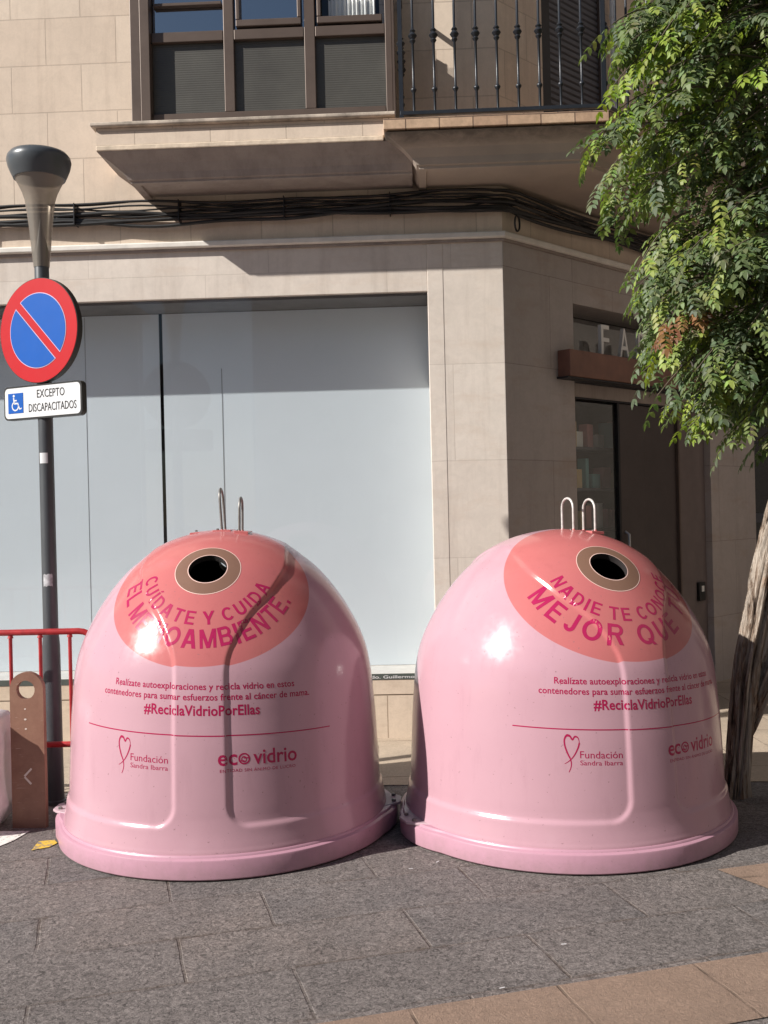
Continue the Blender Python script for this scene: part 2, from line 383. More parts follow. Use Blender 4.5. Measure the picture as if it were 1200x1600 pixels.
# ------------------------------------------------------------------ ground
def sheet(name, pts, z, mat, kind='structure', **kw):
    bm = bmesh.new(); bm.faces.new([bm.verts.new((x, y, z)) for x, y in pts]); o = build(name, bm, mat)
    if o.data.polygons[0].normal.z < 0: o.data.flip_normals()
    return tag(o, kind=kind, **kw)
sheet('ground', [(-150, -150), (150, -150), (150, 150), (-150, 150)], 0, M['granite'])
sheet('pavement', [(-30, 6.95), (-30, 7.6), (3.6, 14.), (30, 14.), (30, 6.9), (2.1, 5.69), (0, 5.80), (-30, 5.85)], .004, M['pavement'])
u = Vector((math.cos(-GROT), math.sin(-GROT))); p0 = Vector((-.211, 3.113)); v_ = Vector((-u.y, u.x))
sheet('paving_band', [tuple(p0 + u * a + v_ * b) for a, b in ((-12, 0), (14, 0), (14, -.385), (-12, -.385))], .004, M['buff'])
q0 = Vector((1.375, 4.335)); cr = Vector((.50, -.866))
sheet('paving_patch', [tuple(q0), tuple(q0 + cr * .372), tuple(q0 + cr * .372 + u * 7), tuple(q0 + u * 7)], .004, M['buff'])
tag(sheet('painted_marking', [(-2.6, 5.12), (-1.80, 5.10), (-1.83, 4.95), (-1.90, 4.80), (-1.99, 4.62), (-2.6, 4.0)], .004, M['roadwhite']))
tag(sheet('painted_yellow_mark', [(-1.70, 4.93), (-1.63, 4.95), (-1.60, 4.90), (-1.62, 4.84), (-1.69, 4.80)], .004, M['roadyellow']))

# ------------------------------------------------------------------ corner building
CX, CY = .8477, 6.9677
BLD = tag(empty('corner_building', (CX, CY, 0), R(-2.2)), 'beige stone corner building with covered shop window, brown bay window and canted doorway', 'building')
A2 = R(46.2); c2, s2 = math.cos(A2), math.sin(A2)
M2 = Matrix.Rotation(A2, 4, 'Z')
def e2(s, off=0): return (s * c2 + off * s2, s * s2 - off * c2)      # plan point on the canted face
def part2(name, bm, mat, parent=None, **k):
    o = build(name, bm, mat, parent or BLD, **k); o.matrix_local = M2.copy(); return o
LX, H1, HT = -6.5, 3.39, 8.0
WS0, WS1, WZ0, WZ1 = -5.6, -.516, .446, 3.05
# ground-floor cladding, front face
bm = bmesh.new()
box(bm, WS1, 0, 0, .45, .30, H1); box(bm, LX, WS0, 0, .45, .30, H1); box(bm, WS0, WS1, 0, .45, WZ1, H1)
bmesh.ops.remove_doubles(bm, verts=bm.verts, dist=1e-5)
build('front_cladding', bm, M['marble'], BLD, bevel=.003)
bm = bmesh.new(); box(bm, WS1 + .001, WS1 + .108, -.0025, .02, .302, 3.373); build('cladding_trim', bm, M['marble'], BLD, bevel=.003)
bm = bmesh.new(); box(bm, LX, 0, .004, .45, 0, .298); build('plinth', bm, M['base_stone'], BLD, bevel=.004)
bm = bmesh.new(); box(bm, WS0, WS1 - .001, .0, .46, .302, .404); build('window_sill_band', bm, M['base_stone'], BLD, bevel=.003)
# ground-floor cladding, canted face
bm = bmesh.new()
box(bm, 0, .80, 0, .32, 0, H1); box(bm, 2.78, 3.60, 0, .6, 0, H1); box(bm, .80, 2.78, 0, .32, 3.05, H1)
part2('side_cladding', bm, M['marble_shaded'], bevel=.003)
# ledge
path = [(LX, 0), (0, 0), e2(3.6)]
bm = bmesh.new(); sweep(bm, path, [(-.1, 3.392), (.030, 3.392), (.042, 3.40), (.042, 3.428), (.035, 3.436), (-.1, 3.436)])
build('ledge', bm, M['whiteledge'], BLD, bevel=.003)
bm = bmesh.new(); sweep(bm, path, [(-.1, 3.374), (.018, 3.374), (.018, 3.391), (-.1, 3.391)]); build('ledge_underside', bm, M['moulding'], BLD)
# upper wall
bm = bmesh.new()
for a in ((LX, -2.30, 3.437, HT), (-2.30, -.80, 3.437, 4.15), (-2.30, -.80, 6.6, HT), (-.80, .0, 3.437, HT)): box(bm, a[0], a[1], 0, .4, a[2], a[3])
bmesh.ops.remove_doubles(bm, verts=bm.verts, dist=1e-5); build('upper_wall', bm, M['limestone'], BLD)
bm = bmesh.new()
for a in ((0, .50, 3.437, HT), (.50, 1.29, 3.437, 3.9), (.50, 1.29, 6.3, HT), (1.29, 3.6, 3.437, HT)): box(bm, a[0], a[1], .001, .3, a[2], a[3])
part2('upper_side_wall', bm, M['limestone'])
# shop window (recessed) : reveal, glass, blinds
SW = build('shop_window', (lambda b: (box(b, WS0, WS1 - .002, .385, .40, .407, .444), b)[1])(bmesh.new()), M['whiteledge'], BLD)
bm = bmesh.new(); box(bm, WS0, WS1 - .002, .004, .40, .4055, .440); build('inner_sill', bm, M['whiteledge'], SW)
bm = bmesh.new(); box(bm, WS0, -2.528, .030, .038, .446, 3.049); build('glass_pane', bm, M['glass'], SW)
bm = bmesh.new(); box(bm, -2.525, WS1 - .004, .030, .038, .446, 3.049); build('glass_pane', bm, M['glass'], SW)
bm = bmesh.new(); box(bm, WS0, WS1 - .003, .04, .392, 3.030, 3.0485); build('window_soffit', bm, plain('grey_soffit_panel', (.16, .155, .15), .7), SW)
bm = bmesh.new(); box(bm, WS0, -2.474, .396, .404, .446, 3.028); build('blind', bm, M['blind'], SW)
bm = bmesh.new(); box(bm, -2.448, WS1 + .15, .396, .404, .446, 3.028); build('blind', bm, M['blind'], SW)
for sx, wd in ((-2.02, .0030), (-3.02, .0015)):
    bm = bmesh.new(); box(bm, sx - wd, sx + wd, .394, .3955, .446, 3.02 if wd < .003 else 2.62); build('blind_seam', bm, M['seam'], SW)
bm = bmesh.new(); box(bm, WS0, WS1 + .2, .43, .46, .3, 3.3); build('window_backing', bm, M['dark_inside'], SW)
bm = bmesh.new(); box(bm, WS0, WS1 - .003, -.003, .003, .404, .4445); build('lettered_strip', bm, plain('dark_green_strip', (.07, .085, .078), .5), SW)
flat_text('strip_lettering', text_fit('Lcdo. Guillermo Ro', .42, .020, -.80, .413, .01), M['signwhite'], SW, -.0042)

# cornice under the bay window
def rect(x0, x1, q): return [(x0, .05), (x0, -q), (x1, -q), (x1, .05)]
BAY = build('bay_window', (lambda b: (box(b, -2.39, -.74, -.28, .0, 4.096, 4.105), b)[1])(bmesh.new()), M['bronze'], BLD)
bm = bmesh.new()
lv = [(3.741, rect(-2.444, -.60, .35)), (3.753, rect(-2.444, -.60, .35)), (3.760, rect(-2.458, -.60, .363)), (3.80, rect(-2.482, -.60, .378)),
      (3.85, rect(-2.54, -.60, .41)), (3.885, rect(-2.59, -.60, .44)), (3.908, rect(-2.622, -.60, .462)), (3.916, rect(-2.628, -.60, .468))]
# soffit with a sunk panel
a = [bm.verts.new((x, y, 3.741)) for x, y in lv[0][1]]
b_ = [bm.verts.new((x, y, 3.741)) for x, y in rect(-2.395, -.60, .30)]; c_ = [bm.verts.new((x, y, 3.755)) for x, y in rect(-2.39, -.60, .295)]
for i in range(3): bm.faces.new((a[i], a[i + 1], b_[i + 1], b_[i])); bm.faces.new((b_[i], b_[i + 1], c_[i + 1], c_[i]))
bm.faces.new(c_); loft(bm, lv, cap0=False)
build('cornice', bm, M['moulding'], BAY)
bm = bmesh.new(); loft(bm, [(3.917, rect(-2.634, -.775, .472)), (3.952, rect(-2.634, -.775, .474))]); build('cornice_lip', bm, M['lip'], BAY, bevel=.007)
bm = bmesh.new(); loft(bm, [(3.953, rect(-2.630, -.772, .468)), (4.062, rect(-2.630, -.772, .468))]); build('bay_fascia', bm, M['limestone'], BAY)
bm = bmesh.new(); loft(bm, [(4.064, rect(-2.655, -.700, .492)), (4.073, rect(-2.66, -.70, .500)), (4.091, rect(-2.66, -.70, .500)), (4.0945, rect(-2.65, -.70, .49))]); build('sill_slab', bm, M['sill'], BAY, bevel=.004)
# bay frame
Q = .30
def fr(x0, x1, z0, z1, q1=Q, d=.06, nm='frame_bar', bev=.004):
    bm = bmesh.new(); box(bm, x0, x1, -q1, -q1 + d, z0, z1); return build(nm, bm, M['bronze'], BAY, bevel=bev)
fr(-2.434, -2.369, 4.096, 6.6, .328, .12, 'corner_post'); fr(-2.367, -2.302, 4.096, 6.6, .345, .12, 'corner_post')
fr(-.757, -.713, 4.096, 6.6, .31, .08, 'corner_post')
fr(-1.821, -1.753, 4.208, 6.6, nm='mullion'); fr(-1.288, -1.217, 4.208, 6.6, nm='mullion')
fr(-2.300, -.760, 4.096, 4.206, .305, nm='bottom_rail')
for x0, x1 in ((-2.300, -1.823), (-1.751, -1.290), (-1.215, -.759)): fr(x0, x1, 4.678, 4.745, .302, .055, 'transom')
for x0, x1 in ((-2.27, -1.835), (-1.745, -1.30), (-1.205, -.775)):
    bm = bmesh.new(); box(bm, x0 - .03, x1 + .03, -.270, -.260, 4.20, 4.685); build('frosted_panel', bm, M['frosted'], BAY)
for i, (x0, x1) in enumerate(((-2.295, -1.823), (-1.751, -1.290), (-1.215, -.759))):
    bm = bmesh.new(); box(bm, x0, x1, -.262, -.256, 4.745, 4.965 if i == 2 else 6.6); build('upper_pane', bm, M['glass'] if i == 2 else M['bluepane'], BAY)
for x0, x1 in ((-1.735, -1.305), (-1.20, -.775)): fr(x0, x1, 4.760, 4.804, .312, .05, 'sash_rail')
fr(-1.735, -1.71, 4.806, 6.6, .312, .05, 'sash_stile'); fr(-1.330, -1.305, 4.806, 6.6, .312, .05, 'sash_stile'); fr(-1.20, -1.175, 4.806, 6.6, .312, .05, 'sash_stile')
fr(-2.285, -1.83, 4.916, 4.938, .303, .04, 'sash_rail')
bm = bmesh.new(); n = 60
for i in range(n + 1):
    x = -1.13 + .31 * i / n; y = -.22 + .012 * math.sin(i * 1.15) + .006 * math.sin(i * .5)
    bm.verts.new((x, y, 4.76)); bm.verts.new((x, y, 4.955))
bm.verts.ensure_lookup_table()
for i in range(n): bm.faces.new((bm.verts[2 * i], bm.verts[2 * i + 2], bm.verts[2 * i + 3], bm.verts[2 * i + 1]))
build('curtain', bm, M['curtain'], BAY, smooth=180)
bm = bmesh.new(); box(bm, -2.41, -2.40, -.22, 0, 4.096, 6.6); build('side_panel', bm, M['bronze'], BAY)
bm = bmesh.new(); box(bm, -.712, -.698, -.352, -.21, 4.0955, 6.6); box(bm, -.735, -.722, -.24, 0, 4.096, 4.82); box(bm, -.735, -.722, -.145, 0, 4.821, 6.6); build('side_panel', bm, M['bronze'], BAY)  # front fin added to throw shade on the balcony wall beside the bay
bm = bmesh.new(); box(bm, -2.46, -.70, -.33, -.0, 6.602, 6.70); build('bay_head', bm, M['moulding'], BAY)
bm = bmesh.new()     # dim room behind
box(bm, -2.7, -.4, 2.4, 2.45, 3.9, 6.8); box(bm, -2.75, -2.7, .4, 2.4, 3.9, 6.8); box(bm, -.4, -.35, .4, 2.4, 3.9, 6.8); box(bm, -2.7, -.4, .4, 2.4, 3.9, 3.95); box(bm, -2.7, -.4, .4, 2.4, 6.75, 6.8)
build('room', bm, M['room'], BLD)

# balcony
EL = 3.3
def bal(xl, qf, q2, back=.06):
    xr = (q2 - qf * c2) / s2
    return [(xl, back), (xl, -qf), (xr, -qf), (xr + EL * c2, -qf + EL * s2), (EL * c2 + .1 - back * 0, EL * s2 + .1), (back, back)]
BAL = build('balcony', (lambda b: (loft(b, [(3.9225, bal(-.755, .58, .845)), (3.9345, bal(-.755, .58, .845))]), b)[1])(bmesh.new()), M['weathered'], BLD)
bm = bmesh.new()
lv = [(3.734, bal(-.557, .45, .645)), (3.750, bal(-.557, .45, .645)), (3.757, bal(-.572, .463, .66)), (3.80, bal(-.60, .472, .67)), (3.85, bal(-.65, .50, .71)), (3.89, bal(-.71, .545, .79)), (3.915, bal(-.758, .59, .855)), (3.922, bal(-.766, .60, .865))]
a = [bm.verts.new((x, y, 3.734)) for x, y in bal(-.557, .45, .645)]; b_ = [bm.verts.new((x, y, 3.734)) for x, y in bal(-.51, .40, .595)]; c_ = [bm.verts.new((x, y, 3.748)) for x, y in bal(-.505, .395, .59)]
for i in range(6): bm.faces.new((a[i], a[(i + 1) % 6], b_[(i + 1) % 6], b_[i])); bm.faces.new((b_[i], b_[(i + 1) % 6], c_[(i + 1) % 6], c_[i]))
bm.faces.new(c_); loft(bm, lv, cap0=False)
build('cornice', bm, M['weathered'], BAL)
bm = bmesh.new(); loft(bm, [(3.9355, bal(-.772, .612, .875)), (4.004, bal(-.772, .612, .875))]); build('edge_tiles', bm, M['terracotta'], BAL, bevel=.004)
# balcony railing, its balusters are sub-parts
qf, q2 = .56, .825; xr = (q2 - qf * c2) / s2
def pz(k, z, side=0):
    return (k, -qf, z) if side == 0 else (xr + k * c2, -qf + k * s2, z)
bm = bmesh.new()
for z0, z1, wd in ((4.036, 4.060, .014), (4.98, 5.01, .022)):
    box(bm, -.665, xr, -qf - wd, -qf + wd, z0, z1)
    mt = Matrix.Translation((xr, -qf, 0)) @ M2; box(bm, .0, EL - .05, -wd, wd, z0 + .001, z1 - .001, mt); box(bm, -.667, -.643, -qf + wd + .002, 0, z0 + .001, z1 - .001)
RAIL = build('balcony_railing', bm, M['iron'], BLD, bevel=.002)
bm = bmesh.new()
prof = [(.0085, 0), (.0085, .115), (.012, .12), (.018, .130), (.019, .137), (.012, .147), (.0085, .152), (.0085, .425), (.013, .43), (.020, .442), (.013, .452), (.022, .462), (.029, .474), (.022, .486), (.013, .495), (.020, .505), (.013, .516), (.0085, .52), (.0085, .92)]
lathe(bm, prof, 12); base_b = build('baluster', bm, M['iron'], RAIL, smooth=50)
spots = [pz(-.578 + .1312 * i, 4.060) for i in range(9)] + [pz(.02 + .125 * i, 4.060, 1) for i in range(25)] + [(-.655, -qf + .10 + .13 * i, 4.060) for i in range(4)]
for i, p in enumerate(spots):
    o = base_b if i == 0 else base_b.copy()
    if i: COL.objects.link(o); o.parent = RAIL
    o.location = p
for p in (pz(-.658, 3.962), pz(xr, 3.962)):
    bm = bmesh.new(); box(bm, p[0] - .013, p[0] + .013, p[1] - .013, p[1] + .013, 3.959, 4.97); build('corner_post', bm, M['iron'], RAIL)
# balcony door with shutter on the canted face
bm = bmesh.new(); box(bm, .50, .62, .02, .10, 4.006, 6.3); SHD = part2('balcony_door', bm, M['darkmetal'])
bm = bmesh.new(); z = 4.01
while z < 6.25:
    prism_pts = [(.05, z), (.036, z + .012), (.036, z + .040), (.05, z + .046)]
    a = [bm.verts.new((.622, y, zz)) for y, zz in prism_pts]; b_ = [bm.verts.new((1.255, y, zz)) for y, zz in prism_pts]
    for i in range(3): bm.faces.new((a[i], b_[i], b_[i + 1], a[i + 1]))
    z += .047
box(bm, .622, 1.255,   .052, .08, 4.007, 6.3); build('roller_shutter', bm, M['shutter'], SHD)
bm = bmesh.new(); box(bm, 1.257, 1.29, .0, .08, 4.006, 6.3); build('door_frame', bm, M['bronze'], SHD)
bm = bmesh.new(); tube(bm, [e2(1.345, .045) + (3.96,), e2(1.345, .045) + (8,)], .024, 12); 
for zz in (4.3, 5.3): lathe(bm, [(.029, 0), (.029, .03)], 12, e2(1.345, .045) + (zz,))
build('drain_pipe', bm, M['letterwhite'], BLD, smooth=40)
# upper floor slab over the bay and balcony (out of frame, it shades the wall)
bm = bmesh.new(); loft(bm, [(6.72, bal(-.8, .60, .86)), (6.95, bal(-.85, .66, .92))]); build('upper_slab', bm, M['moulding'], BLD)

# canted doorway
bm = bmesh.new(); box(bm, .802, 2.778, .03, .26, 2.372, 2.470); DW = part2('doorway', bm, M['moulding'])
bm = bmesh.new(); box(bm, .802, 2.778, .035, .30, 2.358, 2.371); build('door_head', bm, M['darkmetal'], DW)
bm = bmesh.new(); box(bm, .803, 2.777, .22, .228, 2.472, 3.048); build('transom_glass', bm, M['doorglass'], DW)
bm = bmesh.new(); box(bm, .803, 2.777, .34, .36, 2.472, 3.048); build('transom_back', bm, plain('transom_grey', (.24, .22, .215), .6), DW)
bm = bmesh.new(); box(bm, .823, 1.412, .055, .063, .10, 2.34); build('door_glass', bm, M['doorglass'], DW)
bm = bmesh.new(); box(bm, .803, .821, .04, .09, .02, 2.356); box(bm, 1.414, 1.440, .04, .09, .02, 2.356); box(bm, .823, 1.412, .04, .09, .02, .098); build('door_frame', bm, M['darkmetal'], DW)
bm = bmesh.new(); box(bm, 1.442, 1.80, .05, .09, .02, 2.355); build('door_leaf', bm, M['doorbrown'], DW, bevel=.004)
bm = bmesh.new(); box(bm, 1.806, 2.290, .055, .09, .02, 2.355); build('door_leaf', bm, M['doorbrown'], DW, bevel=.004)
bm = bmesh.new(); box(bm, 2.292, 2.312, .03, .09, .02, 2.356); build('door_stile', bm, M['bronze'], DW)
bm = bmesh.new(); box(bm, 2.314, 2.778, .06, .10, .02, 2.356); build('side_panel', bm, plain('dark_stone_panel', (.15, .12, .115), .6), DW)
bm = bmesh.new(); tube(bm, [(1.50, .05, .85), (1.50, .015, .87), (1.50, .015, 1.33), (1.50, .05, 1.35)], .012, 8); build('door_handle', bm, M['steel'], DW, smooth=50)
bm = bmesh.new()
box(bm, .5, 3.2, 2.2, 2.25, 0, 3.2); box(bm, .45, .5, .33, 2.2, 0, 3.2); box(bm, 3.2, 3.25, .62, 2.2, 0, 3.2); box(bm, .5, 3.2, .37, 2.2, 3.2, 3.25); box(bm, .81, 2.77, .10, 2.2, .005, .012)
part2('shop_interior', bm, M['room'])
bm = bmesh.new(); box(bm, 2.60, 2.70, .030, .0595, .72, .88); KP = part2('entry_panel', bm, M['signblack'], bevel=.004)
bm = bmesh.new(); box(bm, 2.63, 2.67, .0265, .0295, .80, .85); build('button_plate', bm, M['letterwhite'], KP)

# shelves with cartons behind the door glass
SH = tag(empty('display_shelf', (CX, CY, 0), R(44)), 'dim display shelves seen through the glass of the canted doorway', 'shelf')
bm = bmesh.new(); box(bm, .72, .74,   .22, .46, .012, 2.35); build('upright', bm, M['shutter'], SH)
bm = bmesh.new(); box(bm, 2.02, 2.04,   .22, .46, .012, 2.35); build('upright', bm, M['shutter'], SH)
SZ = [.35, .70, 1.05, 1.38, 1.70, 2.02]
for z in SZ:
    bm = bmesh.new(); box(bm, .741, 2.019,   .22, .46, z - .02, z); build('shelf_board', bm, M['shutter'], SH)
rr = random.Random(3)
for z in SZ[1:]:
    x = .78
    while x < 1.72:
        wd = rr.uniform(.05, .11); hh = rr.uniform(.10, .24)
        bm = bmesh.new(); dp = rr.uniform(.05, .12); box(bm, -wd / 2, wd / 2, -dp / 2, dp / 2, 0, hh)
        box(bm, -wd / 2 + .008, wd / 2 - .008, -dp / 2 - .0015, -dp / 2 - .0005, hh * .3, hh * .6)
        o = build('carton', bm, M['boxes'][rr.randrange(4)])
        q = Matrix.Translation((CX, CY, 0)) @ Matrix.Rotation(R(44), 4, 'Z') @ Matrix.Translation((x + wd / 2, .31, z + .001)) @ Matrix.Rotation(rr.uniform(-.2, .2), 4, 'Z')
        o.matrix_world = q
        tag(o, 'small shop carton on the dim shelves behind the doorway glass', 'carton', 'cartons on the shop shelves'); x += wd + rr.uniform(.02, .07)

# shop sign : wooden beam carrying white standing letters
SG = tag(empty('shop_sign', (CX, CY, 0), R(44)), 'reddish wooden beam across the canted doorway carrying tall white letters', 'sign')
bm = bmesh.new(); box(bm, .596, 3.02, -.11, -.001, 2.492, 2.684); build('beam', bm, M['woodbeam'], SG, bevel=.004)
bm = bmesh.new(); box(bm, .58, 3.03, -.10, -.002, 2.478, 2.4905); build('beam_underside', bm, M['darkmetal'], SG)
for i, ch in enumerate('FARMACIA'):
    wd = {'I': .045, 'M': .19, 'F': .105}.get(ch, .135)
    flat_text('letter', text_fit(ch, wd, .235, 1.135 + .262 * i, 2.6845, .0), M['letterwhite'], SG, -.05, .03)

# cables along the wall
CB = tag(empty('cable_bundle', (CX, CY, 0), R(-2.2)), 'thick bundle of black cables running along the wall under the balcony', 'cables')
rc = random.Random(11)
def cable_pts(off, z, ph, amp):
    pts = []; s = LX
    while s < -.08:
        pts.append((s, -off - .006 * math.sin(s * 7 + ph * 3), z + amp * math.sin(s * 2.3 + ph) + .5 * amp * math.sin(s * 6.1 + 2 * ph))); s += .09
    for k in range(5):
        t = k / 4; a = Vector((-.05, -off)); b = Vector(e2(.05, off)); m = Vector((off * .45 + .01, -off * 1.0)); q = a * (1 - t) ** 2 + m * 2 * t * (1 - t) + b * t * t
        pts.append((q.x, q.y, z + .5 * amp * math.sin(ph)))
    s = .12
    while s < 3.5:
        p = e2(s, off); pts.append((p[0], p[1], z - .012 * s + amp * math.sin(s * 2.9 + ph))); s += .09
    return pts
for i in range(11):
    bm = bmesh.new(); tube(bm, cable_pts(rc.uniform(.03, .075), 3.575 + .0125 * i, rc.uniform(0, 6), rc.uniform(.008, .026)), rc.choice([.006, .007, .009, .012, .014]), 8)
    build('cable', bm, M['rubber'], CB, smooth=60)
for s in [-5.8 + .72 * i for i in range(8)]:
    bm = bmesh.new(); box(bm, s, s + .006, -.088, 0, 3.565, 3.71); build('cable_clip', bm, M['darkmetal'], CB)
bm = bmesh.new(); p = e2(.10, .05); cc = Vector((p[0], p[1], 3.50))
for k in range(2):
    tube(bm, [cc + Vector((c2 * .026 * math.cos(t) + .004 * k, s2 * .026 * math.cos(t) - .01 * k, .055 * math.sin(t))) for t in [2 * math.pi * j / 20 for j in range(21)]], .0045, 6, caps=False)
build('cable_coil', bm, M['rubber'], CB, smooth=60)

# neighbouring shop front further back on the right
NB = tag(empty('neighbouring_building', (3.55, 10.1, 0)), 'dark shop front beyond the canted doorway at the right edge', 'building')
bm = bmesh.new(); box(bm, -.2, 9, .0, .4, 3.0, 8); box(bm, -.2, 9, 0, .4, 0, .35); box(bm, 3.2, 3.6, .01, .4, .35, 3.0); build('wall', bm, M['marble_shaded'], NB)
bm = bmesh.new(); box(bm, -.2, 3.2, .15, .17, .351, 2.999); box(bm, 3.6, 9, .15, .17, .351, 2.999); build('window', bm, M['darkglass'], NB)
bm = bmesh.new(); box(bm, -.2, 3.2, .05, .12, 1.36, 1.45); build('window_bar', bm, M['shutter'], NB)

# unseen street buildings, added to hold back sky fill and give reflections
def far_building(x, y, wd, ht, rz, label):
    e = tag(empty('unseen_building', (x, y, 0), rz), label, 'building')
    bm = bmesh.new(); box(bm, -wd / 2, wd / 2, 0, 8, 0, ht); build('wall', bm, M['facade_far'], e)
    bm = bmesh.new(); box(bm, -wd / 2 - .3, wd / 2 + .3, -.35, 8.2, ht + .002, ht + .3); build('roof', bm, M['moulding'], e)
    bm = bmesh.new()
    for f in range(int(ht // 3)):
        k = -wd / 2 + 1.2
        while k < wd / 2 - 1.5: box(bm, k, k + 1.1, -.03, .0, 3 * f + .9, 3 * f + 2.4); k += 2.4
    build('window', bm, M['darkglass'], e)
far_building(6, -23, 26, 14, R(180), 'unseen plastered street building behind the viewer on the right')
far_building(16, 4, 34, 14, R(90), 'unseen plastered street building on the far side of the street to the right')
far_building(-22, -21, 18, 10, R(180), 'unseen lower plastered street building behind the viewer on the left')

# ------------------------------------------------------------------ recycling igloos
PROF = [(.794, .0), (.793, .10), (.788, .13), (.779, .18), (.773, .24), (.771, .29), (.765, .42), (.758, .56), (.750, .66), (.743, .74), (.735, .80), (.721, .87), (.698, .94), (.671, 1.0), (.634, 1.07), (.597, 1.13), (.530, 1.22), (.447, 1.305), (.335, 1.383), (.235, 1.428), (.145, 1.453), (.06, 1.467), (0.0, 1.470)]
def catmull(P, n):
    out = []
    for i in range(len(P) - 1):
        p0 = P[max(i - 1, 0)]; p1 = P[i]; p2 = P[i + 1]; p3 = P[min(i + 2, len(P) - 1)]
        L = math.hypot(p2[0] - p1[0], p2[1] - p1[1]); k = max(2, int(round(L / n)))
        for j in range(k):
            t = j / k
            out.append(tuple(.5 * ((2 * p1[a]) + (-p0[a] + p2[a]) * t + (2 * p0[a] - 5 * p1[a] + 4 * p2[a] - p3[a]) * t * t + (-p0[a] + 3 * p1[a] - 3 * p2[a] + p3[a]) * t ** 3) for a in (0, 1)))
    out.append(P[-1]); return out
PS = catmull(PROF, .0075)
def interp(T, z):
    if z <= T[0][0]: return T[0][1]
    for (a, b), (c, d) in zip(T, T[1:]):
        if z <= c: return b + (d - b) * (z - a) / (c - a)
    return T[-1][1]
PHI = [(0, 8), (.86, 8), (.93, 8.8), (.98, 10.6), (1.02, 12.8), (1.08, 16.5), (1.126, 20.5), (1.17, 26.5), (1.2, 31), (1.25, 38), (1.29, 46), (1.33, 53), (1.37, 64), (1.39, 73), (1.405, 86), (1.42, 100)]
def phis(z): return (interp(PHI, z - .02) + interp(PHI, z) + interp(PHI, z + .02)) / 3
def recess(phi, r_, z):
    """depth of the sunk side panel at angle phi (degrees, 0 front) and height z"""
    p = abs((phi + 180) % 360 - 180); p = min(p, 180 - p)
    ph = phis(z); dph = (phis(z + .01) - phis(z - .01)) / .02 * math.pi / 180
    slope = r_ * dph * (1.0 if z < .95 else .75)
    d1 = (p - ph) * math.pi / 180 * r_ / math.sqrt(1 + slope * slope); d2 = z - .205
    Rc = .10
    d = Rc - math.hypot(max(Rc - d1, 0), max(Rc - d2, 0)) if (d1 < Rc or d2 < Rc) else min(d1, d2)
    t = min(max(d / .022, 0), 1); t = t * t * (3 - 2 * t)
    fade = min(1, max(0, (1.405 - z) / .07))
    return .0100 * t * fade
NPHI = 640
DIRH = Vector((0, -math.cos(R(55)), math.sin(R(55)))); H0 = Vector((0, -.450, 1.303)); UPH = Vector((0, math.sin(R(55)), math.cos(R(55))))
def shell_mesh(name, hole, scale=0.0):
    verts = []; faces = []
    ns = len(PS)
    for i, (r_, z) in enumerate(PS[:-1]):
        a = PS[max(i - 1, 0)]; b = PS[i + 1]; tx, tz = b[0] - a[0], b[1] - a[1]; L = math.hypot(tx, tz); nr, nz = tz / L, -tx / L
        for k in range(NPHI):
            phi = 360 * k / NPHI; d = recess(phi, r_, z) + scale
            if z < .12: d -= .0
            rr_ = r_ - nr * d; zz = z - nz * d; t = R(phi)
            verts.append((rr_ * math.sin(t), -rr_ * math.cos(t), zz))
    verts.append((0, 0, PS[-1][1] - scale)); top = len(verts) - 1
    def inhole(cx, cy, cz):
        for sgn in (1, -1):
            q = Vector((cx * sgn, cy * sgn, cz)) - H0
            if q.y < .3 and math.hypot(q.x, q.dot(UPH)) < hole and abs(q.dot(DIRH)) < .15: return True
        return False
    for i in range(ns - 2):
        for k in range(NPHI):
            f = (i * NPHI + k, i * NPHI + (k + 1) % NPHI, (i + 1) * NPHI + (k + 1) % NPHI, (i + 1) * NPHI + k)
            if PS[i][1] > 1.1:
                c = [sum(verts[j][a] for j in f) / 4 for a in range(3)]
                if inhole(*c): continue
            faces.append(f)
    for k in range(NPHI): faces.append(((ns - 2) * NPHI + k, (ns - 2) * NPHI + (k + 1) % NPHI, top))
    me = bpy.data.meshes.new(name); me.from_pydata(verts, [], faces); me.update(); return me, verts, faces
SHELL, sv, sf = shell_mesh('igloo_shell', .100)
SHELL.materials.append(M['pink']); SHELL.polygons.foreach_set('use_smooth', [True] * len(SHELL.polygons))
DARKSHELL, _, _ = shell_mesh('igloo_dark_shell', .090, .02); DARKSHELL.materials.append(M['dark_inside'])  # added inner shell, coloured near black so the feed hole looks unlit
FULL, fv, ff = shell_mesh('igloo_probe', -1); BVH = BVHTree.FromPolygons(fv, ff); bpy.data.meshes.remove(FULL)
def on_dome(a, b, eps, back=False):
    P = H0 + Vector((a, 0, 0)) + UPH * b
    hit, nrm, idx, dist = BVH.ray_cast(P + DIRH * 1.2, -DIRH)
    if hit is None: hit, nrm = P, DIRH.copy()
    if nrm.dot(DIRH) < 0: nrm = -nrm
    q = hit + nrm * eps
    return Vector((-q.x, -q.y, q.z)) if back else q
def on_side(a, z, eps, Rr=.76):
    phi = a / Rr; d = Vector((math.sin(phi), -math.cos(phi), 0)); hit, nrm, idx, dist = BVH.ray_cast(d * 1.5 + Vector((0, 0, z)), -d)
    if nrm.dot(d) < 0: nrm = -nrm
    return hit + nrm * eps
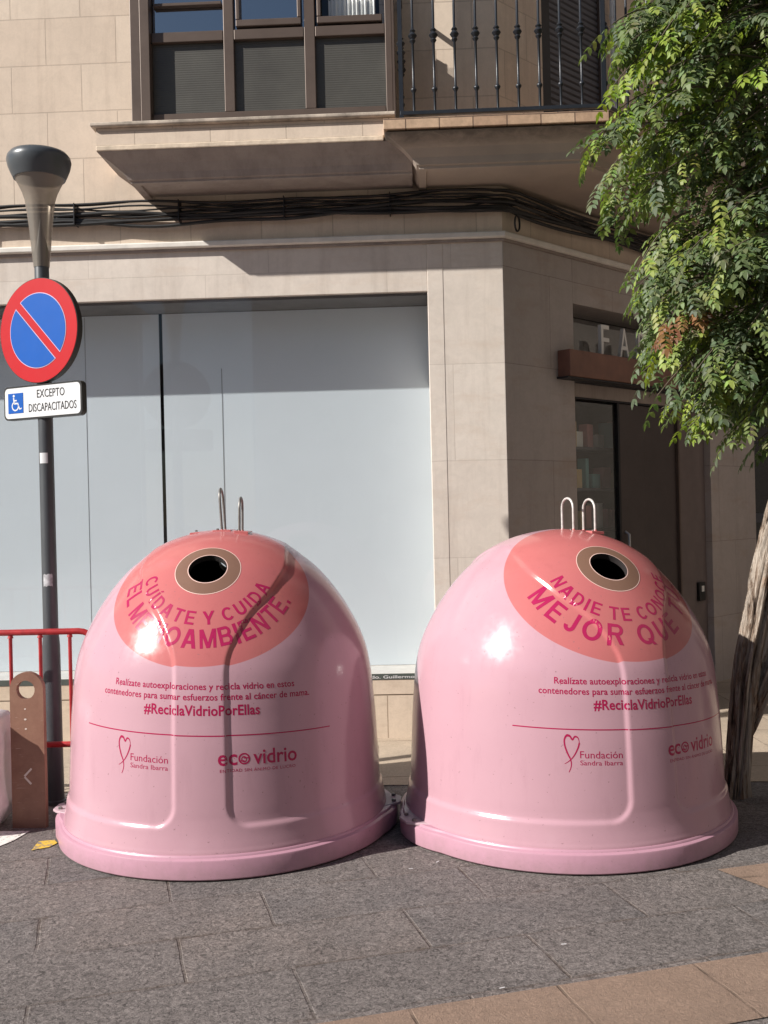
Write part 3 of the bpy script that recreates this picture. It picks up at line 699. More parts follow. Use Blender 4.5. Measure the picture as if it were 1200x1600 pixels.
def decal(name, geo, mapper, mat, parent, step=.018, eps=.0015):
    vs, fs = geo; bm = bmesh.new(); vv = [bm.verts.new((v[0], v[1], v[2] if len(v) > 2 else 0)) for v in vs]
    for f in fs:
        try: bm.faces.new([vv[i] for i in f])
        except ValueError: pass
    for ax in (0, 1):
        lo = min(v.co[ax] for v in bm.verts); hi = max(v.co[ax] for v in bm.verts); t = math.ceil(lo / step) * step
        no = Vector((1, 0, 0)) if ax == 0 else Vector((0, 1, 0))
        while t < hi:
            bmesh.ops.bisect_plane(bm, geom=bm.verts[:] + bm.edges[:] + bm.faces[:], plane_co=no * t, plane_no=no, dist=1e-6); t += step
    bmesh.ops.recalc_face_normals(bm, faces=bm.faces)
    for f in bm.faces:
        if f.normal.z < 0: f.normal_flip()
    for v in bm.verts: v.co = mapper(v.co.x, v.co.y, eps + .00008 * v.co.z)
    return build(name, bm, mat, parent, fix=False)
def annulus(r0, r1, nr, nt=120):
    V = []; F = []
    for i in range(nr + 1):
        r_ = r0 + (r1 - r0) * i / nr
        for k in range(nt): t = 2 * math.pi * k / nt; V.append((r_ * math.cos(t), r_ * math.sin(t)))
    for i in range(nr):
        for k in range(nt): F.append((i * nt + k, (i + 1) * nt + k, (i + 1) * nt + (k + 1) % nt, i * nt + (k + 1) % nt))
    return V, F
def ann_obj(name, r0, r1, nr, mat, parent, eps, back=False, nt=120):
    V, F = annulus(r0, r1, nr, nt); me = bpy.data.meshes.new(name)
    me.from_pydata([on_dome(a, b, eps, back) for a, b in V], [], F); me.update(); return link_mesh(name, me, mat, parent, smooth=180)
def _R(x0, y0, x1, y1): return [(x0, y0), (x1, y0), (x1, y1), (x0, y1)], [(0, 1, 2, 3)]
def _D(x0, y0, x1, y1, w): return [(x0 - w / 2, y0), (x0 + w / 2, y0), (x1 + w / 2, y1), (x1 - w / 2, y1)], [(0, 1, 2, 3)]
def _A(cx, cy, rx, ry, a0, a1, t):
    n = max(6, int(abs(a1 - a0) / 9)); V = []
    for k in range(n + 1):
        a = R(a0 + (a1 - a0) * k / n); V += [(cx + (rx - t) * math.cos(a), cy + (ry - t * .9) * math.sin(a)), (cx + rx * math.cos(a), cy + ry * math.sin(a))]
    return V, [(2 * k, 2 * k + 1, 2 * k + 3, 2 * k + 2) for k in range(n)]
GL = {'A': (.86, _D(.11, 0, .40, 1, .22), _D(.75, 0, .46, 1, .22), _R(.22, .22, .64, .38)), 'B': (.74, _R(0, 0, .19, 1), _R(.19, .84, .42, 1), _R(.19, .43, .45, .58), _R(.19, 0, .45, .16), _A(.42, .715, .285, .285, -90, 90, .17), _A(.45, .29, .29, .29, -90, 90, .17)),
      'C': (.80, _A(.42, .5, .42, .5, 42, 318, .19)), 'D': (.78, _R(0, 0, .19, 1), _R(.19, .84, .34, 1), _R(.19, 0, .34, .16), _A(.34, .5, .44, .5, -90, 90, .18)), 'E': (.68, _R(0, 0, .19, 1), _R(.19, .84, .68, 1), _R(.19, .43, .62, .58), _R(.19, 0, .68, .16)),
      'I': (.20, _R(0, 0, .2, 1)), 'Í': (.20, _R(0, 0, .2, 1), _D(.08, 1.07, .2, 1.25, .16)), 'J': (.55, _R(.36, .28, .55, 1), _A(.275, .28, .275, .28, 180, 360, .19)), 'L': (.62, _R(0, 0, .19, 1), _R(.19, 0, .62, .16)),
      'M': (.92, _R(0, 0, .17, 1), _R(.75, 0, .92, 1), _D(.46, 0, .12, 1, .19), _D(.46, 0, .80, 1, .19)), 'N': (.76, _R(0, 0, .18, 1), _R(.58, 0, .76, 1), _D(.66, 0, .10, 1, .21)), 'O': (.90, _A(.45, .5, .45, .5, 0, 360, .19)),
      'Q': (.90, _A(.45, .5, .45, .5, 0, 360, .19), _D(.80, -.05, .56, .28, .2)), 'R': (.78, _R(0, 0, .19, 1), _R(.19, .84, .45, 1), _R(.19, .42, .45, .57), _A(.45, .71, .29, .29, -90, 90, .17), _D(.67, 0, .45, .44, .22)),
      'T': (.72, _R(0, .84, .72, 1), _R(.265, 0, .455, .84)), 'U': (.74, _R(0, .36, .19, 1), _R(.55, .36, .74, 1), _A(.37, .36, .37, .36, 180, 360, .19)), 'Ú': (.74, _R(0, .36, .19, 1), _R(.55, .36, .74, 1), _A(.37, .36, .37, .36, 180, 360, .19), _D(.32, 1.07, .46, 1.25, .16)),
      'Y': (.84, _R(.32, 0, .52, .42), _D(.42, .36, .11, 1, .22), _D(.42, .36, .73, 1, .22)), '.': (.20, _R(0, 0, .2, .2))}
def arc_text(s, th0, th1, Rb, cap, wscale=1.0, space=.45):
    """letters standing on an arc of radius Rb round the hole, tops towards the hole; angles in degrees from straight down"""
    kw = cap * wscale; tot = sum(space if c == ' ' else GL[c][0] for c in s) * kw; gap = (R(th1 - th0) * Rb - tot) / (len(s) - 1 - 2 * s.count(' ')); x = 0; out = []
    for i, ch in enumerate(s):
        if ch == ' ': x += space * kw - gap * 0; continue
        wd = GL[ch][0] * kw; th = R(th0) + (x + wd / 2) / Rb; x += wd + (gap if i + 1 < len(s) and s[i + 1] != ' ' else 0)
        for j, (vs, fs) in enumerate(GL[ch][1:]):
            nv = []
            for a, b in vs:
                lx = a * kw - wd / 2; rr_ = Rb - b * cap; nv.append((rr_ * math.sin(th) + lx * math.cos(th), -rr_ * math.cos(th) + lx * math.sin(th), j))
            out.append((nv, fs))
    return merge(*out)
def ribbon_geo(cx, z0, h):
    """looped ribbon whose loop is a small heart"""
    k = h; P = [(-.02, .13), (.10, .30), (.22, .50), (.33, .66), (.40, .80), (.34, .93), (.20, .96), (.09, .88), (-.02, .97), (-.17, .98), (-.27, .86), (-.24, .68), (-.12, .48), (-.02, .36), (.02, .22), (-.02, .10), (-.10, .0)]
    
    def stroke(P, wd):
        V = []; F = []
        n = len(P)
        for i, (x, y) in enumerate(P):
            a = P[max(i - 1, 0)]; b = P[min(i + 1, n - 1)]; dx, dy = b[0] - a[0], b[1] - a[1]; L = math.hypot(dx, dy) or 1
            ww = wd(i / (n - 1)); V += [(cx + k * (x - dy / L * ww), z0 + k * (y + dx / L * ww)), (cx + k * (x + dy / L * ww), z0 + k * (y - dx / L * ww))]
        for i in range(n - 1): F.append((2 * i, 2 * i + 1, 2 * i + 3, 2 * i + 2))
        return V, F
    C = catmull([(x, y) for x, y in P[4:]], .03); D = catmull([(.40, .80), (.33, .66), (.20, .50), (.06, .38), (-.10, .29), (-.28, .22)], .03)
    g = merge(stroke(C, lambda t: .010 + .024 * math.sin(math.pi * min(1, t)) ** .7), stroke(D, lambda t: .028 * (1 - t) + .006))
    return [(cx + (v[0] - cx) * .60, v[1], i * 0 + (1 if i >= 2 * len(C) else 0)) for i, v in enumerate(g[0])], g[1]
def ring_geo(cx, cy, r0, r1, n=28, sx=1.0):
    V = []; F = []
    for k in range(n):
        t = 2 * math.pi * k / n; V += [(cx + r0 * sx * math.cos(t), cy + r0 * math.sin(t)), (cx + r1 * sx * math.cos(t), cy + r1 * math.sin(t))]
    for k in range(n): j = (k + 1) % n; F.append((2 * k, 2 * k + 1, 2 * j + 1, 2 * j))
    return V, F
def rect_geo(x0, x1, z0, z1): return [(x0, z0), (x1, z0), (x1, z1), (x0, z1)], [(0, 1, 2, 3)]

def igloo(label, loc, yaw, zs, row1, row2, rod, hh):
    e = tag(empty('recycling_container', loc, R(yaw)), label, 'recycling container', 'pink glass recycling containers'); e.scale = (1, 1, zs)
    body = bpy.data.objects.new('container_body', SHELL); COL.objects.link(body); body.parent = e
    ln = bpy.data.objects.new('added_dark_shell', DARKSHELL); COL.objects.link(ln); ln.parent = body
    # base rim
    bm = bmesh.new()
    pr = [(.60, .006), (.812, .006), (.818, .012), (.8185, .084), (.816, .090), (.809, .094), (.802, .096), (.800, .102), (.796, .106), (.776, .107), (.70, .107)]
    seg = 200; rings = []
    for r_, z in pr:
        rings.append([])
        for k in range(seg):
            t = 2 * math.pi * k / seg; ex = .030 * max(0, abs(math.cos(t)) - .955) / .045 if r_ > .795 else 0
            rings[-1].append(bm.verts.new(((r_ + ex) * math.cos(t), (r_ + ex) * math.sin(t), z)))
    for a, b in zip(rings, rings[1:]):
        for k in range(seg): bm.faces.new((a[k], a[(k + 1) % seg], b[(k + 1) % seg], b[k]))
    build('base_rim', bm, M['pinkrim'], e, smooth=35)
    bm = bmesh.new(); lathe(bm, [(.79, .0), (.805, .001), (.805, .0055), (.79, .0058)], 96); build('rubber_skirt', bm, M['rubber'], e)
    for sg in (-1, 1):
        bm = bmesh.new(); pts = [(.775, -.13), (.845, -.075), (.868, -.045), (.868, .045), (.845, .075), (.775, .13)]
        lo = [bm.verts.new((sg * x, y, .096)) for x, y in pts]; hi = [bm.verts.new((sg * x, y, .109)) for x, y in pts]
        bm.faces.new(lo); bm.faces.new(hi)
        for i in range(6): j = (i + 1) % 6; bm.faces.new((lo[i], lo[j], hi[j], hi[i]))
        tb = build('hinge_plate', bm, plain('pale_hinge_plate', (.46, .34, .38), .5), e, bevel=.003)
        bm = bmesh.new()
        bm.free()
        for yy in (-.05, .05):
            bm = bmesh.new(); lathe(bm, [(.011, .109), (.011, .118), (.006, .121)], 6, (sg * .83, yy, 0)); build('bolt', bm, M['roddark'], tb)
    # seams low on the body and small marks
    # hooks and top plates
    for i, (x, yc, h, tl) in enumerate(hh):
        bm = bmesh.new(); P = []; wd = .054; zb = 1.447
        for t in range(5): P.append((x, -wd, zb + (h - .05) * t / 4))
        for t in range(1, 8): a = math.pi * t / 8; P.append((x, -wd * math.cos(a), zb + h - .05 + .05 * math.sin(a)))
        for t in range(5): P.append((x, wd, zb + (h - .05) * (4 - t) / 4))
        P = [(p[0] + tl * (p[2] - zb), p[1] + yc, p[2]) for p in P]
        tube(bm, P, .0062, 10); hk = build('lifting_hook', bm, rod, e, smooth=60)
        bm = bmesh.new()
        for yy in (-wd, wd): lathe(bm, [(.013, 0), (.012, .010), (.0075, .024)], 14, (x, yy + yc, 1.4465 if abs(x) < .1 else 1.440))
        build('hook_socket', bm, M['coral'], hk, smooth=60)
    hx = hh[0][0] - .008
    for (x0, x1, y0, y1, z, tx) in ((-.155, -.035, -.05, .05, 1.462, -.08), (-.035, .055, -.085, .085, 1.468, 0), (.075, .145, -.115, .045, 1.461, .09)):
        x0 += hx; x1 += hx; z -= hx * .12
        bm = bmesh.new(); box(bm, x0, x1, y0, y1, -.014, .0)
        for v in bm.verts: v.co.z += z + tx * (v.co.x - (x0 + x1) / 2) * (-1)
        pl = build('top_plate', bm, M['coral'], e, bevel=.002)
        bm = bmesh.new(); lathe(bm, [(.007, z), (.007, z + .006), (.004, z + .008)], 6, ((x0 + x1) / 2 - (x1 - x0) * .25, y0 + .02, 0)); build('bolt', bm, M['roddark'], pl)
    # prints
    for bk in (False, True):
        rg = ann_obj('hole_ring', .090, .149, 16, M['ring'], e, .0008, bk)
        ann_obj('ring_edge', .1485, .1515, 1, M['pinkline'], rg, .0011, bk); ann_obj('ring_edge', .0885, .092, 1, M['pinkline'], rg, .0012, bk)
        V = []; F = []; nt = 72                                      # collar going inwards
        for d in (.0008, -.03):
            for k in range(nt):
                t = 2 * math.pi * k / nt; q = on_dome(.0895 * math.cos(t), .0895 * math.sin(t), 0, False) + DIRH * d
                V.append(Vector((-q.x, -q.y, q.z)) if bk else q)
        for k in range(nt): F.append((k, (k + 1) % nt, nt + (k + 1) % nt, nt + k))
        me = bpy.data.meshes.new('collar'); me.from_pydata(V, [], F); me.update(); link_mesh('collar', me, M['dark_inside'], rg, smooth=180)
    decal('arched_lettering', arc_text(*row1), on_dome, M['magenta'], e, step=.009, eps=.0006)
    decal('arched_lettering', arc_text(*row2), on_dome, M['magenta'], e, step=.009, eps=.0006)
    side = lambda a, z, ep: on_side(a, z - .032 * a, ep)
    k = .76 * math.pi / 180
    decal('small_lettering', text_fit('Realízate autoexploraciones y recicla vidrio en estos', 66 * k, .0275, .3 * k, .796, .016, 1.03), side, M['magenta2'], e, step=.009, eps=.00055)
    decal('small_lettering', text_fit('contenedores para sumar esfuerzos frente al cáncer de mama.', 77 * k, .0275, .5 * k, .752, .016, 1.03), side, M['magenta2'], e, step=.009, eps=.00055)
    decal('hashtag_lettering', text_fit('#ReciclaVidrioPorEllas', 40 * k, .043, .2 * k, .688, .022, 1.03), side, M['magenta2'], e, step=.009, eps=.00055)
    decal('print_rule', rect_geo(-47 * k, 47 * k, .5995, .6045), side, M['magenta2'], e, step=.009, eps=.00055)
    decal('ribbon_emblem', ribbon_geo(-27.8 * k, .418, .160), side, M['magenta2'], e, step=.009, eps=.00055)
    decal('emblem_lettering', merge(text_fit('Fundación', 14 * k, .030, -17.8 * k, .480, .0), text_fit('Sandra Ibarra', 14 * k, .020, -17.8 * k, .450, .0)), side, M['magenta2'], e, step=.009, eps=.00055)
    eco = merge(text_fit('e', 3.1 * k, .066, 7.4 * k, .478, .015), text_fit('c', 2.8 * k, .066, 10.7 * k, .478, .015),
                ring_geo(14.4 * k, .502, .018, .0245, sx=1.05), ring_geo(14.3 * k, .500, .0095, .0135, sx=.9), rect_geo(14.2 * k, 16.3 * k, .503, .508), rect_geo(13.0 * k, 14.4 * k, .491, .496),
                text_fit('vidrio', 15.2 * k, .062, 25.0 * k, .478, .015))
    decal('logo_lettering', eco, side, M['magenta2'], e, step=.009, eps=.00055)
    decal('logo_lettering', text_fit('ENTIDAD SIN ÁNIMO DE LUCRO', 25.5 * k, .0125, 19.2 * k, .448, .0, 1.1), side, M['magenta2'], e, step=.009, eps=.00055)
    return e
igloo('pink bell-shaped glass recycling container with coral circle reading CUÍDATE Y CUIDA EL MEDIOAMBIENTE', (-.815, 5.148, .0), 0, 1.008,
      ('CUÍDATE Y CUIDA', -91, 78, .292, .060, 1.04, .7), ('EL MEDIOAMBIENTE.', -93, 77, .387, .077, 1.02, .6), M['roddark'], ((.008, .0, .225, -.05), (.100, -.045, .178, .02)))
igloo('pink bell-shaped glass recycling container with coral circle reading NADIE TE CONOCE MEJOR', (.867, 5.111, .0), 20.5, .983,
      ('NADIE TE CONOCE', -88, 86, .292, .060, 1.03, .75), ('MEJOR QUE TÚ.', -86, 88, .394, .084, 1.12, .9), M['rodwhite'], ((.056, .0, .178, 0), (.152, -.045, .170, 0)))

# ------------------------------------------------------------------ street lamp, signs
PX, PY = -1.835, 5.60
LP = tag(empty('street_lamp', (PX, PY, 0)), 'dark grey post lamp with clear flared cone and dark cap', 'street lamp'); LP.rotation_euler = (0, R(-.1), 0)
bm = bmesh.new(); lathe(bm, [(.060, 0), (.060, .02), (.0505, .025), (.049, .25), (.047, .86), (.0405, .95), (.0395, 2.0), (.0385, 3.02), (.030, 3.06), (.018, 3.12), (.004, 3.19)], 32); build('post', bm, M['pole'], LP, smooth=40)
bm = bmesh.new(); o_ = .0
lathe(bm, [(.0415, 2.93), (.046, 2.97), (.054, 3.06), (.062, 3.15), (.071, 3.23), (.080, 3.295), (.094, 3.34), (.112, 3.378), (.134, 3.420)], 40, caps=False); build('lamp_cone', bm, M['acrylic'], LP, smooth=180)
bm = bmesh.new(); lathe(bm, [(.120, 3.412), (.137, 3.412), (.150, 3.44), (.163, 3.472), (.1705, 3.507), (.166, 3.530), (.150, 3.550), (.11, 3.562), (.05, 3.569), (.002, 3.570)], 48); build('lamp_cap', bm, M['lampcap'], LP, smooth=60)
def sticker(z0, z1, a0, a1, mat, rad, ragged=0):
    bm = bmesh.new(); n = 10; lo = []; hi = []
    for i in range(n + 1):
        a = R(a0 + (a1 - a0) * i / n); j = ragged * random.uniform(-1, 1); lo.append(bm.verts.new((rad * math.sin(a), -rad * math.cos(a), z0 + j))); hi.append(bm.verts.new((rad * math.sin(a), -rad * math.cos(a), z1 + j)))
    for i in range(n): bm.faces.new((lo[i], lo[i + 1], hi[i + 1], hi[i]))
    build('sticker', bm, mat, LP)
sticker(1.858, 1.915, -40, 28, M['signwhite'], .0405); sticker(1.19, 1.255, -32, 40, plain('torn_sticker', (.42, .43, .45), .6, var=.4, vs=40), .0412, .004)

SY = R(-27)   # the sign faces turn towards the left
def sign_frame(name, z, label):
    return tag(empty(name, (PX + .012 - .058 * math.sin(R(27)), PY - .058 * math.cos(R(27)), z), SY), label, 'road sign')
S1 = sign_frame('no_parking_sign', 2.577, 'round blue no parking sign with red rim and red diagonal bar')
def disc(bm, r_, y, n=64):
    bm.faces.new([bm.verts.new((r_ * math.cos(2 * math.pi * k / n), y, r_ * math.sin(2 * math.pi * k / n))) for k in range(n)])
bm = bmesh.new(); n = 64
prism(bm, [(.2845 * math.cos(2 * math.pi * k / n), .2845 * math.sin(2 * math.pi * k / n)) for k in range(n)], -.001, .034); build('sign_body', bm, M['signblack'], S1, smooth=40)
bm = bmesh.new(); prism(bm, [(.281 * math.cos(2 * math.pi * k / n), .281 * math.sin(2 * math.pi * k / n)) for k in range(n)], -.0035, -.0012); build('red_face', bm, M['signred'], S1)
def seg_geo(r_, hw, sgn, n=40):
    # circle segment on one side of a diagonal bar running from upper left to lower right
    a0 = math.asin(hw / r_); pts = [(r_ * math.cos(a0 + (math.pi - 2 * a0) * k / n), r_ * math.sin(a0 + (math.pi - 2 * a0) * k / n)) for k in range(n + 1)]
    if sgn < 0: pts = [(x, -y) for x, y in pts]
    t = R(-46); return [(x * math.cos(t) - y * math.sin(t), x * math.sin(t) + y * math.cos(t)) for x, y in pts]
for sg in (1, -1):
    bm = bmesh.new(); prism(bm, seg_geo(.2045, .0215, sg), -.0052, -.0037); p_ = build('sign_border', bm, M['signedge'], S1)
    bm = bmesh.new(); prism(bm, seg_geo(.2005, .0255, sg), -.0066, -.0054); build('blue_field', bm, M['signblue'], p_)
bm = bmesh.new(); box(bm, -.03, .03, .036, .05, -.05, .05); build('bracket', bm, M['darkmetal'], S1)
S2 = sign_frame('disabled_parking_plate', 2.195, 'white rectangular plate with blue wheelchair symbol reading EXCEPTO DISCAPACITADOS')
S2.location.x += .012
def rrect(w_, h_, r_, n=6):
    P = []
    for cx, cy, a0 in ((w_ - r_, h_ - r_, 0), (-w_ + r_, h_ - r_, 90), (-w_ + r_, -h_ + r_, 180), (w_ - r_, -h_ + r_, 270)):
        for k in range(n + 1): a = R(a0 + 90 * k / n); P.append((cx + r_ * math.cos(a), cy + r_ * math.sin(a)))
    return P
bm = bmesh.new(); prism(bm, rrect(.285, .0925, .03), 0, .034); build('plate_body', bm, M['signblack'], S2, smooth=40)
bm = bmesh.new(); prism(bm, rrect(.275, .083, .024), -.002, -.0005); build('plate_face', bm, M['signwhite'], S2)
bm = bmesh.new(); prism(bm, [(-.25, -.055), (-.138, -.055), (-.138, .055), (-.25, .055)], -.004, -.0022); build('symbol_field', bm, M['signblue'], S2)
wc = ring_geo(-.196, -.016, .020, .027, 26)
wc = (wc[0], [f for i, f in enumerate(wc[1]) if not (1 <= i <= 7)])
def poly(*p): return list(p), [tuple(range(len(p)))]
wheel = merge(wc, ring_geo(-.206, .040, .0, .0075, 12), poly((-.212, .030), (-.203, .030), (-.199, -.002), (-.208, -.002)), poly((-.208, .004), (-.204, -.006), (-.176, -.006), (-.176, .002)),
              poly((-.182, .002), (-.174, .002), (-.160, -.034), (-.167, -.037)), poly((-.167, -.037), (-.162, -.030), (-.148, -.026), (-.150, -.034)), poly((-.203, .018), (-.203, .011), (-.184, .011), (-.184, .018)))
flat_text('wheelchair_symbol', wheel, M['signwhite'], S2, -.0048)
flat_text('plate_lettering', text_fit('EXCEPTO', .200, .043, .065, .020, .004), M['signblack'], S2, -.0032)
flat_text('plate_lettering', text_fit('DISCAPACITADOS', .345, .043, .075, -.054, .004), M['signblack'], S2, -.0032)

# ------------------------------------------------------------------ barrier, bollard, sack
BR = tag(empty('crowd_barrier', (-2.6, 5.40, 0)), 'red tubular steel crowd barrier beside the lamp post', 'barrier')
x1 = 1.075
bm = bmesh.new(); P = [(-1.2, 0, .04), (-1.2, 0, .86)] + [(-1.2 + .10 * (1 - math.cos(R(a))), 0, .86 + .10 * math.sin(R(a))) for a in range(15, 91, 15)]
P += [(x1 - .10 + .10 * math.sin(R(a)), 0, .86 + .10 * math.cos(R(a))) for a in range(0, 91, 15)] + [(x1, 0, .04)]
tube(bm, P, .0165, 12); build('frame', bm, M['red'], BR, smooth=60)
bm = bmesh.new(); tube(bm, [(-1.18, 0, .365), (x1 - .01, 0, .365)], .0155, 12); build('bottom_rail', bm, M['red'], BR, smooth=60)
bx = .615 + .1565 * 2
while bx > -1.15:
    bm = bmesh.new(); tube(bm, [(bx, 0, .37), (bx, 0, .955)], .0095, 10); lathe(bm, [(.016, .93), (.012, .944)], 10, (bx, 0, 0)); build('bar', bm, M['red'], BR, smooth=60); bx -= .1565
for fx in (-1.2, x1):
    bm = bmesh.new(); tube(bm, [(fx, -.28, .014), (fx, -.2, .035), (fx, 0, .045), (fx, .2, .035), (fx, .28, .014)], .0135, 10); build('foot', bm, M['red'], BR, smooth=60)

BO = tag(empty('bollard', (-1.822, 5.175, 0), R(-3)), 'rust brown flat steel bollard with round hole near its rounded top', 'bollard')
bm = bmesh.new(); W_, TH = .086, .034; rt = .086; zc = .785 - rt; out = [(-W_, 0), (W_, 0)] + [(rt * math.cos(R(a)), zc + rt * math.sin(R(a))) for a in range(0, 181, 6)]
hr = .047; hz = zc - .003; nh = 40
# ring between outline and hole: build as face pairs around the hole, then the lower plate
top = [(rt * math.cos(2 * math.pi * k / nh), zc + rt * math.sin(2 * math.pi * k / nh)) for k in range(nh)]
hol = [(-.004 + hr * math.cos(2 * math.pi * k / nh), hz + hr * math.sin(2 * math.pi * k / nh)) for k in range(nh)]
low = [(x, z) if z >= zc else (x, zc - rt) for x, z in top]
low = []
for k in range(nh):
    a = 2 * math.pi * k / nh; x, z = math.cos(a), math.sin(a)
    if z >= -1e-6: low.append((rt * x, zc + rt * z))
    else:
        m = max(abs(x), abs(z)); low.append((rt * x / m, zc + rt * z / m))
for yy, flip in ((-TH / 2, False), (TH / 2, True)):
    A_ = [bm.verts.new((x, yy, z)) for x, z in low]; B_ = [bm.verts.new((x, yy, z)) for x, z in hol]
    for k in range(nh): j = (k + 1) % nh; bm.faces.new((A_[k], A_[j], B_[j], B_[k]))
    if not flip: A1, B1 = A_, B_
    else:
        for k in range(nh):
            j = (k + 1) % nh
            bm.faces.new((B1[k], B1[j], B_[j], B_[k]))
            if not (low[k][1] <= zc - rt + 1e-6 and low[j][1] <= zc - rt + 1e-6): bm.faces.new((A1[k], A1[j], A_[j], A_[k]))
for (row, yy) in ((A1, -TH / 2), (A_, TH / 2)):
    bot = sorted([v for v in row if abs(v.co.z - (zc - rt)) < 1e-5], key=lambda v: v.co.x)
    c0 = bm.verts.new((-W_, yy, 0)); c1 = bm.verts.new((W_, yy, 0)); bm.faces.new([c0, c1] + bot[::-1])
    if yy < 0: f0, f1_, b0 = c0, c1, bot
    else: bm.faces.new((f0, c0, bot[0], b0[0])); bm.faces.new((f1_, c1, bot[-1], b0[-1])); bm.faces.new((f0, f1_, c1, c0))
build('plate', bm, M['corten'], BO, fix=True)
for a, b, c, d in ((.018, .300, -.018, .262), (-.018, .258, .016, .222)):
    bm = bmesh.new(); dx, dz = c - a, d - b; L = math.hypot(dx, dz); nx, nz = -dz / L * .0045, dx / L * .0045
    prism(bm, [(a + nx, b + nz), (a - nx, b - nz), (c - nx * 1.4, d - nz), (c + nx, d + nz)], -TH / 2 - .0015, -TH / 2 - .0003); build('arrow_mark', bm, M['scuff'], BO)
for x, z, rr_ in ((-.008, .60, .005), (-.008, .548, .007), (-.006, .50, .006)):
    bm = bmesh.new(); prism(bm, [(x + rr_ * math.cos(k), z + .7 * rr_ * math.sin(k)) for k in range(6)], -TH / 2 - .0012, -TH / 2 - .0003); build('scuff_mark', bm, M['scuff'], BO)

bm = bmesh.new(); nz_, nt = 44, 72; rings = []
for i in range(nz_ + 1):
    t = i / nz_; z = .60 * t; ring = []
    for k in range(nt):
        a = 2 * math.pi * k / nt; ca, sa = math.cos(a), math.sin(a)
        ex = .36 * (abs(ca) ** .5) * (1 if ca > 0 else -1); ey = .25 * (abs(sa) ** .5) * (1 if sa > 0 else -1)
        f = (.80 + .2 * min(1, t * 5)) * (1 - .10 * t) if t < .93 else .90 - (t - .93) * 6.5
        nn = noise.noise(Vector((ca * 2.2, sa * 2.2, t * 3.5))) * .05 + noise.noise(Vector((ca * 7, sa * 7, t * 9))) * .018
        f2_ = f + nn
        zz = z + (noise.noise(Vector((ca * 3, sa * 3, 4))) * .03 + noise.noise(Vector((ca * 9, sa * 9, t * 4))) * .015) * t
        ring.append(bm.verts.new((ex * f2_, ey * f2_, max(.004, zz))))
    rings.append(ring)
for a, b in zip(rings, rings[1:]):
    for k in range(nt): bm.faces.new((a[k], a[(k + 1) % nt], b[(k + 1) % nt], b[k]))
bm.faces.new(rings[0]); bm.faces.new(rings[-1])
sk = build('rubbish_sack', bm, M['sack'], smooth=180); sk.location = (-2.285, 5.20, 0)
tag(sk, 'crumpled white plastic sack standing left of the rusty bollard', 'sack')

# small litter on the slabs
for i, (x, y, a) in enumerate(((.345, 3.30, .4), (.60, 3.62, .1), (.08, 4.42, 0.3), (.20, 4.50, 0.9))):
    bm = bmesh.new(); box(bm, -.009, .009, -.002, .002, 0, .0015)
    for v in bm.verts: v.co.z += .004 * abs(v.co.x) / .014
    o = build('paper_scrap', bm, M['signwhite']); o.location = (x, y, .005); o.rotation_euler = (0, 0, a)
    tag(o, 'tiny pale scrap of litter lying on the granite slabs', 'litter', 'litter scraps on the paving')

# ------------------------------------------------------------------ tree
TR = tag(empty('street_tree', (1.83, 5.42, 0)), 'tree with leaning weathered trunk and drooping feathery green leaves at the right edge', 'tree')
def gnarled(bm, pts, rad, seg=96, amp=.12, sub=.03, seed=0, flat=1.0):
    P = [Vector(p) for p in pts]; C = []; RR = []
    for i in range(len(P) - 1):
        L = (P[i + 1] - P[i]).length; k = max(1, int(L / sub))
        for j in range(k):
            t = j / k; a = P[max(i - 1, 0)]; b = P[i]; c = P[i + 1]; d = P[min(i + 2, len(P) - 1)]
            C.append(.5 * ((2 * b) + (c - a) * t + (2 * a - 5 * b + 4 * c - d) * t * t + (3 * b - a - 3 * c + d) * t ** 3)); RR.append(rad[i] + (rad[i + 1] - rad[i]) * t)
    C.append(P[-1]); RR.append(rad[-1]); rings = tube(bm, C, RR, seg)
    for i, rg in enumerate(rings):
        for k, v in enumerate(rg):
            a = 2 * math.pi * k / seg; d = v.co - C[i]
            n1_ = noise.noise(Vector((math.cos(a) * 2.4, math.sin(a) * 2.4, i * sub * 1.1 + seed))); n2_ = noise.noise(Vector((math.cos(a) * 7, math.sin(a) * 7, i * sub * 2.5 + seed)))
            n3_ = -abs(noise.noise(Vector((math.cos(a) * 4, math.sin(a) * 4, i * sub * .7 + seed + 9))))
            g1 = noise.noise(Vector((math.cos(a) * 3.1 + seed, math.sin(a) * 3.1, i * sub * .55))); g2 = noise.noise(Vector((math.cos(a) * 6.5, math.sin(a) * 6.5 + seed, i * sub * 1.3)))
            gv = -.55 * max(0, 1 - abs(g1) / .06) - .35 * max(0, 1 - abs(g2) / .07)
            v.co = C[i] + d * (1 + amp * (1.3 * n1_ + .9 * n2_ + 1.2 * n3_ + gv))
bm = bmesh.new()
gnarled(bm, [(-.012, 0, -.02), (.0, 0, .10), (.032, 0, .35), (.065, .0, .64), (.125, .0, .92), (.20, .02, 1.20), (.34, .05, 1.6), (.50, .08, 2.0), (.62, .1, 2.4)], [.074, .062, .063, .066, .068, .075, .085, .085, .075], amp=.30, sub=.02)
build('trunk', bm, M['bark'], TR, smooth=180)
bm = bmesh.new()
gnarled(bm, [(.07, .03, .32), (.14, .03, .50), (.21, .03, .66), (.31, .04, .86), (.45, .05, 1.15), (.6, .1, 1.6), (.9, .1, 2.3)], [.028, .045, .060, .070, .070, .065, .05], amp=.2, sub=.02, seed=5)
build('second_stem', bm, M['bark'], TR, smooth=180)
rt_ = random.Random(21)
